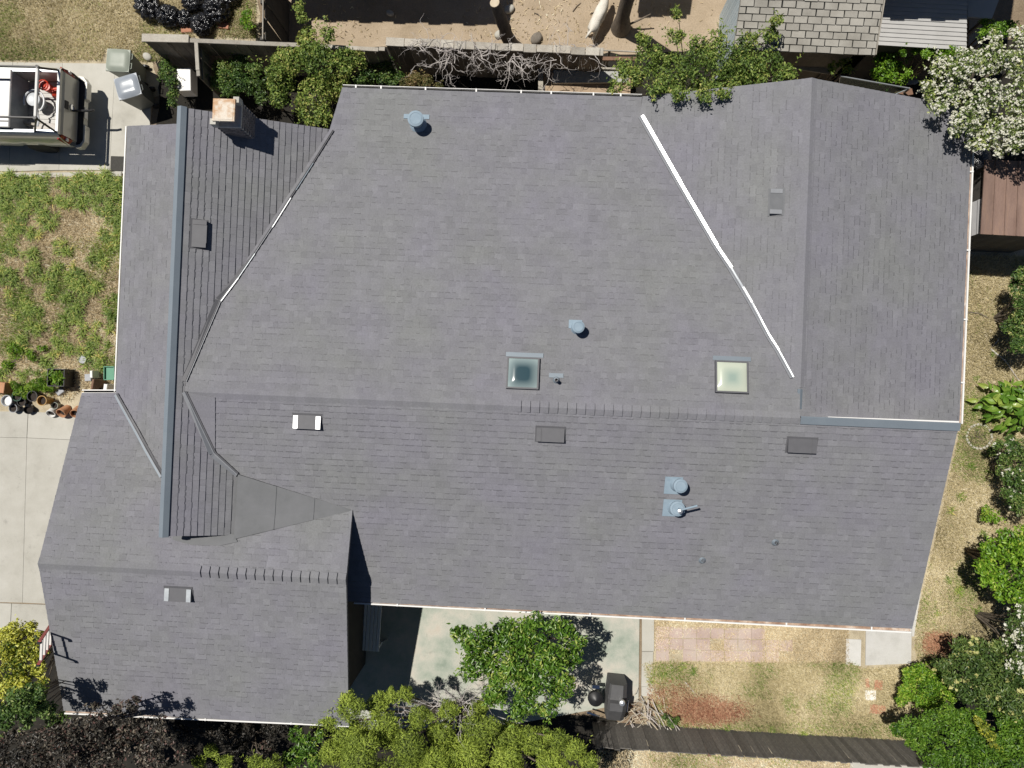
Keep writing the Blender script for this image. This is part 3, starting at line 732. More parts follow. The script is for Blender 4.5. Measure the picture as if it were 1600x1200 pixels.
p = P_ml.px(1056, 792); b = MB(); b.tube([p + Vector((0, 0, .2)), p + Vector((.02, 0, .44)), p + Vector((.08, .03, .5)), p + Vector((.36, .13, .56))], .024, 10); b.build('elbow_pipe', M['ventmetal'], o)
b = MB(); b.lathe([(.05, 0), (.055, .04), (0, .06)], 12, Matrix.Translation(p + Vector((.01, -.03, .43)))); b.build('pipe_ball', M['shiny'], o)
def small_pipe(pl, u, v, h, r=.035, plate=.17, dx=0):
    p = pl.px(u, v); b = MB(); b.lathe([(r, -.03), (r, h), (r * .7, h), (r * .7, h - .08), (0, h - .08)], 12, Matrix.Translation(p)); o = b.build('plumbing_pipe', M['ventgrey'], house)
    Tp = pl.mat(p); b = MB(); b.lathe([(plate * .5, .02), (plate * .42, .035), (r * 1.3, .07)], 16, Tp); b.build('flashing', M['bluemetal'], o)
    return o
small_pipe(P_ml, 1211, 847, .14); small_pipe(P_ml, 1097, 875, .1)
o = small_pipe(P_mu, 869, 594, .26, .04, .16); flash_plate(P_mu, 869, 587, .32, .1, o, M['bluemetal'])

# chimney
ZC = 4.45; cc_ = G(350, 172, ZC)
T0 = Matrix.Translation((cc_.x, cc_.y, 0))
b = MB(); b.box((0, 0, 2.1), (.55, .55, 4.2), T0); ch = b.build('chimney', M['mortar'], house)
bw, bh = .1385, .068
bb = MB(); bb.bbox((0, 0, 0), (bw - .012, .03, bh - .01), .004); bms = []
for i in range(5):
    for k in range(len(bb.t)): bb.t[k] = -1 + i * .5
    me = bb.mesh('brick'); me.materials.append(M['chimneybrick']); bms.append(me)
zb0 = 3.25
for side in range(4):
    R = Matrix.Rotation(side * math.pi / 2, 4, 'Z')
    for r in range(14):
        off = (r % 2) * .5 * bw
        for c in range(4):
            x = -.278 + bw * .5 + c * bw + (off if c < 3 else 0)
            if c == 3 and r % 2: continue
            T = T0 @ R @ Matrix.Translation((x, -.283, zb0 + r * bh + bh / 2)) @ Matrix.Rotation(math.pi / 2, 4, 'X') @ Matrix.Rotation(math.pi / 2, 4, 'X') @ Matrix.Rotation(-math.pi / 2, 4, 'X')
            link('brick', random.choice(bms), ch, T0 @ R @ Matrix.Translation((x, -.283, zb0 + r * bh + bh / 2)))
b = MB(); b.bbox((0, 0, 4.21), (.6, .6, .06), .01, T0); b.build('chimney_crown', M['mortar'], ch)
for sx, sy in ((-1, -1), (1, 1)):
    b = MB(); b.box((sx * .25, sy * .25, 4.335), (.13, .13, .19), T0); b.build('crown_post', M['concrete'], ch)
b = MB(); b.bbox((0, 0, 4.452), (.5, .5, .035), .008, T0); b.bbox((0, 0, 4.472), (.43, .43, .012), .004, T0); b.build('chimney_cap', M['rust'], ch)
# ------------------------------------------------------------------ foliage
def leaves(C, N, size, aspect=.45, fold=.25, jit=.7, V=None):
    """numpy leaves: C centres, N outward directions, size array -> verts, tri faces (2 folded halves)"""
    n = len(C)
    r = rng.normal(size=(n, 3)); nn = N + jit * r; nn /= np.linalg.norm(nn, axis=1, keepdims=True) + 1e-9
    t = rng.normal(size=(n, 3)) if V is None else V + .35 * rng.normal(size=(n, 3))
    t -= (t * nn).sum(1, keepdims=True) * nn; t /= np.linalg.norm(t, axis=1, keepdims=True) + 1e-9
    s = np.cross(nn, t); L = size[:, None]
    a = C - t * L * .5; c = C + t * L * .5 - nn * L * .12
    m1 = C + s * L * aspect * .5 + nn * L * fold * aspect - t * L * .08; m2 = C - s * L * aspect * .5 + nn * L * fold * aspect - t * L * .08
    P = np.stack([a, m1, c, m2], 1).reshape(-1, 3)
    i = np.arange(n)[:, None] * 4
    F = np.concatenate([i + np.array([[0, 1, 2]]), i + np.array([[0, 2, 3]])], 0)
    return P, F
BUSH_N = 0
def bush(name, label, cat, clumps, z, leaf, dens, m, group=None, aspect=.45, flat=.75, trunk=.03, jit=.7, blossoms=None, bz=0.0, tone=(0.5, 0.2), var=.35, sprout=0, needle=False, stem_mat=None):
    """clumps: (u, v, r px[, z]); each clump is a shell of leaves with its own shade; stems run from the base to the clumps"""
    cl = []
    for c in clumps:
        zz = c[3] if len(c) > 3 else z * random.uniform(.82, 1.08)
        cl.append((G(c[0], c[1], zz), S(c[2], zz)))
    wsum = sum(r for _, r in cl); cx = sum(p.x * r for p, r in cl) / wsum; cy = sum(p.y * r for p, r in cl) / wsum
    root = thing(name, label, cat, (cx, cy, bz), 0, group)
    CC, NN, SS, TT, VV = [], [], [], [], []
    for p, r in cl:
        for k in range(4):          # sub-clumps make the outline uneven
            if k == 0: q, rr = np.array(p), r * .8
            else:
                th = rng.uniform(0, 6.28); d = r * rng.uniform(.35, .8)
                q = np.array(p) + np.array([math.cos(th) * d, math.sin(th) * d, rng.uniform(-.5, .25) * r]); rr = r * rng.uniform(.35, .6)
            n = max(8, int(3.0 * dens * rr * rr * 6.3 / (leaf * leaf * aspect)))
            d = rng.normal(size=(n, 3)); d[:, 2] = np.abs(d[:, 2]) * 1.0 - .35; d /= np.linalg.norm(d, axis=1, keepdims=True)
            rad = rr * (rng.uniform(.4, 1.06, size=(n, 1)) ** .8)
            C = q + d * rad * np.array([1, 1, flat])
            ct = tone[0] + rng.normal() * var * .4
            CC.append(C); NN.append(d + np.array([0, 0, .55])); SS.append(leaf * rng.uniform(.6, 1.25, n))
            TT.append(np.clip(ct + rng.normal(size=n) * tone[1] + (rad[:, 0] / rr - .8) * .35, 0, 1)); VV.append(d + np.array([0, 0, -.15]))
        for k in range(sprout):
            th = rng.uniform(0, 6.28); L = r * rng.uniform(.8, 1.7); n = int(9 + 10 * rng.random()); tt = np.linspace(.3, 1, n)[:, None]
            dr = np.array([math.cos(th), math.sin(th), rng.uniform(.1, .9)])
            C = np.array(p) + dr * L * tt + rng.normal(size=(n, 3)) * leaf * .45
            CC.append(C); NN.append(np.tile(np.array([0, 0, 1.0]), (n, 1))); SS.append(leaf * rng.uniform(.6, 1.2, n)); TT.append(np.clip(tone[0] + .15 + rng.normal(size=n) * tone[1], 0, 1)); VV.append(np.tile(dr, (n, 1)) + rng.normal(size=(n, 3)) * .6)
    C = np.concatenate(CC); 
    C[:, 2] = np.maximum(C[:, 2], bz + .03)
    P, F = leaves(C, np.concatenate(NN), np.concatenate(SS), aspect, .25, jit, np.concatenate(VV) if needle else None)
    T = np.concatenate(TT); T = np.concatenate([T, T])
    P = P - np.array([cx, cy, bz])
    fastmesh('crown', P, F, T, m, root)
    b = MB()
    for p, r in cl:
        e = p - Vector((cx, cy, bz)); e.z -= r * .15
        m1 = Vector((e.x * .35, e.y * .35, max(.1, e.z * .55)))
        b.tube([(random.uniform(-.05, .05), random.uniform(-.05, .05), -.02), m1, e], [trunk, trunk * .6, trunk * .22], 5)
    b.build('trunk', stem_mat or M['bark'], root)
    if blossoms:
        bm, bn, bs = blossoms
        k = rng.choice(len(C), min(bn, len(C)), replace=False)
        up = np.concatenate(NN)[k]; up /= np.linalg.norm(up, axis=1, keepdims=True)
        c0 = C[k] + up * .04; c0 = np.repeat(c0, 5, 0) + rng.normal(size=(len(k) * 5, 3)) * bs * .35
        P, F = leaves(c0, np.repeat(up, 5, 0) + np.array([0, 0, .6]), np.full(len(c0), bs) * rng.uniform(.7, 1.3, len(c0)), .8, .15, .5)
        stuff(fastmesh('blossom', P - np.array([cx, cy, bz]), F, rng.random(len(F)), bm, root))
    return root
g_ = lambda *s: [(p, c) for p, c in s]
LM = {}
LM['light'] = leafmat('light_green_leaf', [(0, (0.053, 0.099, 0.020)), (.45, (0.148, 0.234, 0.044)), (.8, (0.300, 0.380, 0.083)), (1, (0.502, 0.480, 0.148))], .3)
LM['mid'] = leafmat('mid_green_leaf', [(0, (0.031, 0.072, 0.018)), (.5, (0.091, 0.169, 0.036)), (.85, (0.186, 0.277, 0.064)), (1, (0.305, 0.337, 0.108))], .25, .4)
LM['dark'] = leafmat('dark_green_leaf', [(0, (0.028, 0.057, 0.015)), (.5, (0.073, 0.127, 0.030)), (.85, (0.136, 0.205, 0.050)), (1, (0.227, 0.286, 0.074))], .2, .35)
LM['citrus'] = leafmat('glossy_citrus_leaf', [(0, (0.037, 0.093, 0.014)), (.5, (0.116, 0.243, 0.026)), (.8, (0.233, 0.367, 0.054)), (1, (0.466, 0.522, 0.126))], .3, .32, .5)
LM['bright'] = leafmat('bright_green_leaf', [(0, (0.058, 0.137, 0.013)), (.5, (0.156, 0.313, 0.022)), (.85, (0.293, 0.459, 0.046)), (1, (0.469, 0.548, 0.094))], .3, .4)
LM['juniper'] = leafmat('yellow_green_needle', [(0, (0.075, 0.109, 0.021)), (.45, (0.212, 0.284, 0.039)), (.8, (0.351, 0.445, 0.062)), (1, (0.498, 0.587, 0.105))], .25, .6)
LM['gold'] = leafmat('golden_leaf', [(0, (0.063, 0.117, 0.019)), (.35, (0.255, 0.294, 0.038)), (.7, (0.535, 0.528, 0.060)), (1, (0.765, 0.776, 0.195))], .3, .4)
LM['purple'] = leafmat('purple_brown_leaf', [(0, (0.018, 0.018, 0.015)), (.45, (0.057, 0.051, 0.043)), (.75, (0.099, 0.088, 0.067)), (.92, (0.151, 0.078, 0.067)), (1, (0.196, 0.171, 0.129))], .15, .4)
LM['tan'] = leafmat('bronzed_leaf', [(0, (0.075, 0.090, 0.030)), (.5, (0.180, 0.180, 0.060)), (1, (0.375, 0.255, 0.120))], .3)
LM['oleander'] = leafmat('grey_green_leaf', [(0, (0.067, 0.115, 0.028)), (.5, (0.192, 0.264, 0.067)), (.85, (0.360, 0.434, 0.133)), (1, (0.586, 0.617, 0.228))], .25)
LM['petal'] = leafmat('white_petal', [(0, (.52, .52, .36)), (.5, (.68, .67, .55)), (1, (.82, .81, .74))], .2, .6)
LM['yellowpetal'] = leafmat('pale_yellow_petal', [(0, (.4, .4, .12)), (1, (.6, .58, .25))], .2, .6)
LM['hedge'] = leafmat('hedge_leaf', [(0, (0.033, 0.085, 0.012)), (.5, (0.104, 0.213, 0.021)), (.85, (0.196, 0.333, 0.037)), (1, (0.336, 0.446, 0.076))], .25, .38)

BA = 'shrubs along the back fence'
bush('shrub', 'small glossy shrub between the wheelie bins and the white cabinet', 'shrub', [(262, 112, 15), (266, 128, 13), (272, 146, 12), (268, 160, 8), (258, 98, 10)], .9, .075, .8, LM['mid'], BA, sprout=2)
bush('shrub', 'dark green shrub behind the rusty chimney cap', 'shrub', [(350, 112, 24), (372, 98, 18), (342, 130, 18), (378, 128, 20), (398, 110, 14), (360, 140, 16)], 1.2, .075, .75, LM['mid'], BA, sprout=3, tone=(.4, .2))
bush('shrub', 'tall pale green shrub growing over the back fence rail', 'shrub', [(480, 62, 22), (472, 30, 11), (512, 52, 14), (450, 98, 32), (500, 100, 36), (540, 92, 24), (440, 132, 28), (492, 148, 36), (505, 178, 20), (468, 14, 9), (428, 112, 18), (530, 130, 24), (560, 90, 14), (480, 182, 16)], 2.1, .085, .62, LM['light'], BA, sprout=5, tone=(.55, .2))
bush('shrub', 'dark green shrub filling the gap beside the upper gutter', 'shrub', [(578, 112, 20), (606, 118, 18), (600, 92, 14), (565, 130, 14), (625, 122, 10)], 1.1, .075, .7, LM['mid'], BA, sprout=3, tone=(.4, .2))
bush('shrub', 'bronze tinted low shrub at the edge of the upper gutter', 'shrub', [(648, 122, 14), (668, 126, 12), (686, 134, 7), (632, 130, 10)], 1.5, .06, .75, LM['tan'], BA, sprout=2)
bush('shrub', 'wide bushy shrub overhanging the roof beside the brick patterned shed roof', 'shrub', [(985, 122, 22), (1010, 95, 26), (1050, 110, 34), (1090, 100, 34), (1130, 95, 34), (1170, 108, 30), (1200, 98, 26), (1228, 112, 18), (1003, 62, 11), (1055, 55, 15), (1092, 66, 14), (1120, 58, 14), (1172, 62, 14), (1205, 56, 14), (1060, 22, 8), (962, 138, 14), (1100, 138, 18), (1160, 75, 20), (1215, 30, 9), (1120, 140, 15), (1085, 135, 12), (1020, 142, 13, 3.1), (1060, 144, 15, 3.4), (1100, 147, 15, 3.5), (1130, 148, 11, 3.6), (1150, 140, 13, 3.4), (1190, 132, 12, 3.3), (1215, 122, 12, 3.2), (1040, 130, 18), (1150, 115, 24), (975, 105, 14)], 2.9, .08, .55, LM['light'], BA, sprout=6, tone=(.45, .22))
bush('vine', 'small leafy vine climbing the post by the shed eave', 'plant', [(1300, 106, 9), (1315, 98, 8), (1325, 108, 7)], 1.6, .09, .5, LM['light'], sprout=2)
bush('vine', 'leafy vine tangled beside the glass pane', 'plant', [(1390, 100, 14), (1378, 118, 13), (1398, 122, 12), (1396, 82, 9), (1412, 126, 8), (1385, 132, 8), (1376, 96, 10), (1404, 104, 11), (1378, 80, 9), (1370, 112, 9), (1418, 116, 7)], 1.4, .09, .7, LM['bright'], sprout=2, tone=(.4, .2))
bush('vine', 'strip of vine along the edge of the grey lean-to roof', 'plant', [(1455, 80, 8), (1472, 80, 10), (1488, 78, 11), (1500, 82, 9), (1432, 80, 7), (1412, 82, 7), (1445, 86, 8), (1470, 88, 8)], 2.1, .08, .7, LM['bright'], sprout=1, tone=(.4, .2))
bush('shrub', 'small sprawling weed by the pale fence panel', 'shrub', [(386, 24, 11), (390, 40, 9), (380, 34, 8)], .45, .06, .7, LM['bright'], sprout=2)
bush('flowering_tree', 'large tree covered in white blossom overhanging the roof corner', 'tree', [(1470, 112, 24), (1508, 100, 28), (1550, 92, 30), (1590, 100, 28), (1452, 142, 16), (1488, 146, 26), (1540, 150, 32), (1590, 150, 30), (1508, 188, 24), (1548, 200, 28), (1590, 208, 26), (1468, 168, 13), (1520, 222, 14), (1562, 236, 11), (1595, 60, 16), (1640, 130, 45), (1640, 200, 40), (1555, 62, 12)], 3.4, .085, .52, LM['oleander'], None, .38, sprout=4, trunk=.08, blossoms=(LM['petal'], 2100, .05), tone=(.5, .25))
bush('shrub', 'bright green shrub above the white blossom tree', 'shrub', [(1545, 40, 14), (1562, 46, 15), (1578, 38, 9), (1535, 52, 8)], 2.2, .08, .7, LM['bright'], sprout=2, tone=(.4, .2))
RB = 'bushes down the side yard'
bush('bush', 'cream flowered bush nearest the rusty shed', 'bush', [(1590, 450, 18), (1604, 480, 24), (1586, 506, 18), (1612, 530, 26), (1598, 430, 14), (1590, 540, 16), (1625, 500, 30), (1620, 450, 22)], 1.4, .075, .7, LM['mid'], RB, sprout=3, blossoms=(LM['yellowpetal'], 60, .05))
bush('bush', 'straggly bush with white flowers below the broad leaved plant', 'bush', [(1584, 702, 16), (1602, 735, 20), (1590, 768, 17), (1578, 688, 10), (1610, 700, 22), (1550, 706, 9, .4), (1572, 718, 13), (1582, 745, 20), (1600, 790, 22), (1578, 775, 13), (1620, 760, 26), (1560, 695, 9)], 1.2, .07, .55, LM['mid'], RB, sprout=4, blossoms=(LM['petal'], 60, .05))
bush('bush', 'large bright lime green bush', 'bush', [(1552, 880, 24), (1578, 862, 24), (1605, 895, 30), (1562, 908, 20), (1534, 888, 12), (1598, 835, 18), (1590, 925, 20), (1545, 860, 16), (1575, 840, 16), (1600, 860, 26), (1540, 905, 12), (1565, 930, 14), (1620, 930, 26)], 1.9, .1, .75, LM['bright'], RB, .55, sprout=2, tone=(.5, .22))
bush('bush', 'small pale sapling in the dry side grass', 'bush', [(1540, 798, 8), (1550, 806, 8), (1536, 810, 5), (1556, 812, 6)], .5, .07, .6, LM['bright'], RB, sprout=2)
bush('bush', 'bush covered in white flowers at the picture edge', 'bush', [(1592, 962, 14), (1588, 1000, 16), (1606, 1020, 26), (1588, 1036, 16), (1612, 980, 24), (1576, 1010, 12), (1600, 950, 18), (1582, 975, 12)], 1.9, .08, .6, LM['dark'], RB, sprout=2, blossoms=(LM['petal'], 190, .06))
bush('bush', 'dark grey green bush with pale yellow flower heads', 'bush', [(1500, 1028, 22), (1530, 1010, 16), (1540, 1050, 28), (1512, 1078, 22), (1562, 1078, 26), (1575, 1040, 20), (1592, 1100, 26), (1478, 1040, 16), (1605, 1060, 26), (1520, 1045, 22), (1490, 1062, 16), (1540, 1095, 20), (1580, 1115, 22), (1500, 1005, 14), (1550, 1020, 20)], 1.6, .1, .65, LM['dark'], RB, .35, sprout=3, blossoms=(LM['yellowpetal'], 75, .09))
bush('bush', 'low yellow green bush next to the white stepping block', 'bush', [(1432, 1048, 15), (1452, 1076, 22), (1420, 1080, 17), (1474, 1062, 14), (1442, 1098, 16), (1412, 1092, 11), (1465, 1095, 14), (1445, 1060, 18), (1420, 1060, 13), (1485, 1085, 12)], .8, .075, .75, LM['bright'], RB, sprout=2, tone=(.55, .25))
bush('hedge', 'broad clipped green hedge in the corner by the plank fence', 'hedge', [(1420, 1135, 22), (1458, 1128, 26), (1500, 1148, 32), (1452, 1160, 26), (1540, 1160, 32), (1582, 1160, 32), (1500, 1188, 30), (1550, 1196, 30), (1600, 1196, 34), (1462, 1192, 24), (1405, 1140, 14), (1480, 1112, 18), (1430, 1158, 18), (1520, 1128, 24), (1580, 1130, 24), (1600, 1145, 26)], 1.9, .085, .75, LM['hedge'], None, .4, sprout=0, tone=(.48, .2), flat=.5)
bush('bush', 'streak of golden foliage poking through the hedge', 'bush', [(1528, 1128, 8), (1540, 1140, 9), (1550, 1150, 8), (1552, 1164, 6)], 2.25, .07, .8, LM['gold'], RB, sprout=1, tone=(.35, .2))
bush('citrus_tree', 'round citrus tree with glossy leaves standing on the patio', 'tree', [(742, 1000, 28), (790, 992, 28), (840, 986, 27), (880, 984, 22), (892, 1026, 24), (878, 1072, 26), (838, 1060, 36), (790, 1048, 36), (745, 1042, 28), (772, 1085, 24), (822, 1098, 24), (858, 1108, 18), (722, 985, 12), (906, 1002, 11), (712, 992, 8), (812, 1030, 36), (862, 1030, 32), (760, 1020, 30)], 2.7, .125, .78, LM['citrus'], None, .36, sprout=3, trunk=.05, tone=(.48, .22))
JN = [(545, 1108, 24), (588, 1102, 20), (610, 1088, 13), (634, 1086, 13), (655, 1118, 20), (600, 1138, 34), (545, 1150, 32), (560, 1188, 36), (640, 1168, 34), (690, 1150, 26), (702, 1112, 17), (745, 1108, 19), (750, 1140, 30), (735, 1178, 36), (680, 1192, 32), (800, 1152, 28), (832, 1158, 28), (790, 1190, 32), (872, 1155, 20), (900, 1170, 20), (918, 1190, 18), (860, 1192, 28), (514, 1128, 15), (520, 1175, 24), (600, 1215, 40), (700, 1225, 40), (800, 1225, 40), (890, 1222, 30)]
bush('juniper', 'sprawling yellow green juniper along the bottom of the patio', 'conifer', JN, 2.7, .085, .95, LM['juniper'], None, .24, sprout=7, trunk=.06, needle=True, tone=(.52, .2), jit=.5)
bush('juniper', 'short tuft of juniper at the bottom edge beside the dark trees', 'conifer', [(330, 1172, 13), (352, 1192, 14), (400, 1192, 16), (425, 1196, 14), (312, 1190, 12)], 1.5, .085, .9, LM['juniper'], None, .24, sprout=4, needle=True, tone=(.5, .2), jit=.5)
bush('golden_shrub', 'golden variegated shrub beside the leaning ladder', 'shrub', [(20, 988, 19), (45, 982, 16), (14, 1016, 20), (48, 1008, 16), (58, 1034, 11), (20, 1048, 22), (46, 1052, 14), (-15, 1010, 26), (-20, 1060, 30), (62, 996, 9), (66, 1062, 8), (8, 1078, 18), (30, 1030, 22), (35, 1068, 16), (20, 1000, 18), (60, 1045, 14, 2.9), (66, 1020, 9, 2.6), (58, 1075, 13, 3.0), (68, 1080, 10, 3.0)], 2.6, .085, .8, LM['gold'], None, .5, sprout=2, tone=(.54, .26), var=.6)
bush('shrub', 'deep green shrub below the golden one', 'shrub', [(28, 1098, 22), (54, 1090, 13), (10, 1124, 20), (40, 1120, 16), (60, 1112, 11), (-20, 1110, 26), (60, 1085, 12, 4.3), (40, 1105, 18, 4.3), (66, 1100, 12, 4.0), (50, 1078, 16, 4.0), (58, 1095, 18, 3.9), (72, 1112, 15, 3.6), (30, 1090, 18, 4.4), (80, 1125, 12, 2.5), (100, 1118, 8, 2.4)], 3.4, .085, .75, LM['mid'], None, sprout=2, tone=(.42, .22))
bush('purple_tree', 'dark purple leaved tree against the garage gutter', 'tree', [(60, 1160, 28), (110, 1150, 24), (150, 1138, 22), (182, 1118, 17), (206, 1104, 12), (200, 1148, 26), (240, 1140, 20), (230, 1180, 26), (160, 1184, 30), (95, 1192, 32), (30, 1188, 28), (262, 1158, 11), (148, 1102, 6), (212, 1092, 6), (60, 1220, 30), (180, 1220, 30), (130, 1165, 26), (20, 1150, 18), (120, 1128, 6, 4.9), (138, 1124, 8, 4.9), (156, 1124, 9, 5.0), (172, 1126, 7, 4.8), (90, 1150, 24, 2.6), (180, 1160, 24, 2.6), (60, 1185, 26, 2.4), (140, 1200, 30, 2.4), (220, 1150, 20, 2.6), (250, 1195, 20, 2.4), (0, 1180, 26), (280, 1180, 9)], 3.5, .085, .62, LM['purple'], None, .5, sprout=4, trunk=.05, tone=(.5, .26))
bush('shrub', 'leafy green shrub in the dark corner beneath the garage gutter', 'shrub', [(462, 1148, 15), (480, 1168, 19), (458, 1185, 18), (500, 1146, 9), (492, 1190, 14)], 1.1, .1, .7, LM['citrus'], None, .4, sprout=2, tone=(.45, .2))
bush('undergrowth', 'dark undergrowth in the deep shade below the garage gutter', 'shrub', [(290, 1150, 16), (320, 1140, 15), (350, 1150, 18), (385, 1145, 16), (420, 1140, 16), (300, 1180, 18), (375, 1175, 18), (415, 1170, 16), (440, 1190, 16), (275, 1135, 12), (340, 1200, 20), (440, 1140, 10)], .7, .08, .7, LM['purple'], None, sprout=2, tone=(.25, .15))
# dead juniper wood
def twigs(name, label, cat, starts, n, length, rad, m, spread=.6, droop=0.0, seg=7, z0=None, fork=.35):
    root = None; b = MB(); 
    base = starts[0]
    root = thing(name, label, cat, (base.x, base.y, 0))
    def grow(p, d, L, r, depth):
        pts = [p.copy()]
        for _ in range(seg):
            d = (d + Vector((random.gauss(0, spread * .5), random.gauss(0, spread * .5), random.gauss(0, spread * .3) - droop))).normalized()
            p = p + d * L / seg; p.z = max(p.z, .03); pts.append(p.copy())
            if depth < 2 and random.random() < fork: grow(p.copy(), (d + Vector((random.gauss(0, .9), random.gauss(0, .9), random.gauss(0, .4)))).normalized(), L * .5, r * .6, depth + 1)
        k = len(pts); off = Vector((base.x, base.y, 0))
        b.tube([q - off for q in pts], [r * (1 - .75 * i / (k - 1)) for i in range(k)], 5)
    for _ in range(n):
        s = random.choice(starts); an = random.uniform(0, 6.28)
        grow(s + Vector((random.gauss(0, .1), random.gauss(0, .06), 0)), Vector((math.cos(an), math.sin(an) * .8, random.uniform(-.1, .25))), length * random.uniform(.5, 1.2), rad * random.uniform(.6, 1.2), 0)
    b.build('branch', m, root); return root
twigs('dead_vine', 'bleached leafless vine tangled over the middle of the back fence', 'dead vine', [G(u, v, 1.9) for u, v in ((660, 72), (690, 78), (720, 82), (700, 95), (735, 100), (755, 88))], 40, .75, .010, M['twig'], .8, .03)
twigs('dead_vine', 'bleached bare vine hanging on the fence end above the brown crate', 'dead vine', [G(u, v, 1.7) for u, v in ((800, 92), (835, 100), (880, 82), (905, 78), (925, 80), (820, 108), (790, 88), (870, 95))], 34, .75, .012, M['twig'], .8, .03)
twigs('dead_branches', 'grey dead branches in the middle of the juniper', 'dead branches', [G(u, v, 2.6) for u, v in ((680, 1100), (700, 1092), (640, 1110), (720, 1120), (725, 1098))], 36, .6, .008, M['twig'], .6, 0)

# ------------------------------------------------------------------ grass
def inpoly(x, y, P):
    r = np.zeros(len(x), bool); j = len(P) - 1
    for i in range(len(P)):
        c = ((P[i][1] > y) != (P[j][1] > y)) & (x < (P[j][0] - P[i][0]) * (y - P[i][1]) / (P[j][1] - P[i][1] + 1e-12) + P[i][0]); r ^= c; j = i
    return r
def blades(name, px, n, dens, L, w_, m, z=.004, lean=.75, tone=(.5, .2), label=None, noise=(1.1, 0, 0)):
    """short blades; dens(noise, u, v) -> probability"""
    u = rng.uniform(min(p[0] for p in px), max(p[0] for p in px), n); v = rng.uniform(min(p[1] for p in px), max(p[1] for p in px), n)
    k = inpoly(u, v, px); u, v = u[k], v[k]
    R = np.array(CR); ray = np.stack([(u - 800) / FPX, (600 - v) / FPX, -np.ones_like(u)], 1) @ R.T
    t = CAMH / -ray[:, 2]; X = ray[:, 0] * t; Y = ray[:, 1] * t
    nz = vnoise(X * noise[0] + noise[1], Y * noise[0] + noise[2], 4)
    k = rng.random(len(u)) < dens(nz, u, v); X, Y, nz = X[k], Y[k], nz[k]; n = len(X)
    th = rng.uniform(0, 2 * math.pi, n); l = L * rng.uniform(.5, 1.3, n); dx, dy = np.cos(th), np.sin(th)
    le = lean * rng.uniform(.4, 1.2, n); hz = np.sqrt(np.maximum(1 - le ** 2, .05)) * l; ww = w_ * rng.uniform(.6, 1.3, n) / 2
    b0 = np.stack([X - dy * ww, Y + dx * ww, np.full(n, z)], 1); b1 = np.stack([X + dy * ww, Y - dx * ww, np.full(n, z)], 1)
    mx, my = X + dx * l * le * .5, Y + dy * l * le * .5
    m0 = np.stack([mx - dy * ww * .8, my + dx * ww * .8, z + hz * .75], 1); m1 = np.stack([mx + dy * ww * .8, my - dx * ww * .8, z + hz * .75], 1)
    tp = np.stack([X + dx * l * le, Y + dy * l * le, z + hz * .95], 1)
    P = np.stack([b0, b1, m1, m0, tp], 1).reshape(-1, 3); i = np.arange(n)[:, None] * 5
    F = np.concatenate([i + np.array([[0, 1, 2]]), i + np.array([[0, 2, 3]]), i + np.array([[3, 2, 4]])], 0)
    T = np.clip(tone[0] + rng.normal(size=n) * tone[1] + (vnoise(X * .9 + 7, Y * .9 + 3, 4) - .5) * 1.1, 0, 1)
    o = fastmesh(name, P, F, np.concatenate([T, T, T]), m); tag(o, label, 'grass', kind='stuff'); return o
GM = {}
GM['green'] = leafmat('green_grass', [(0, (0.107, 0.178, 0.031)), (.5, (0.270, 0.372, 0.074)), (.85, (0.451, 0.519, 0.131)), (1, (0.755, 0.623, 0.209))], .3, .55)
GM['dry'] = leafmat('dry_grass', [(0, (0.293, 0.225, 0.127)), (.5, (0.621, 0.503, 0.308)), (.85, (0.863, 0.746, 0.521)), (1, (0.900, 0.900, 0.734))], .2, .7)
GM['straw'] = leafmat('pale_straw', [(0, (0.240, 0.201, 0.100)), (.45, (0.528, 0.445, 0.250)), (.85, (0.696, 0.610, 0.388)), (1, (0.816, 0.732, 0.525))], .2, .7)
GM['red'] = leafmat('red_brown_needles', [(0, (0.170, 0.072, 0.041)), (.5, (0.384, 0.171, 0.102)), (1, (0.597, 0.358, 0.223))], .15, .7)
tuft = [(150, 302, 48), (45, 300, 55), (25, 420, 40), (190, 370, 40), (105, 445, 40), (110, 520, 42), (45, 500, 32), (100, 385, 22), (140, 545, 35), (170, 560, 32), (35, 470, 30), (70, 590, 35), (20, 590, 30), (60, 430, 22), (150, 440, 30), (40, 340, 50), (180, 300, 32), (25, 545, 26), (180, 480, 26), (160, 400, 24), (115, 470, 26), (10, 380, 26)]
def dl(nz, u, v):
    f = np.zeros_like(u)
    for a, b_, r in tuft: f = np.maximum(f, 1.1 * np.exp(-(((u - a) ** 2 + (v - b_) ** 2) / (.62 * r * r)) ** 1.2))
    return np.clip((nz - .55) * 4.0 + f * .5, 0, 1) * np.clip(f * 1.1 + .14, 0, 1)
fl = [(-140, 277), (196, 274), (184, 612), (120, 612), (112, 625), (-140, 612)]
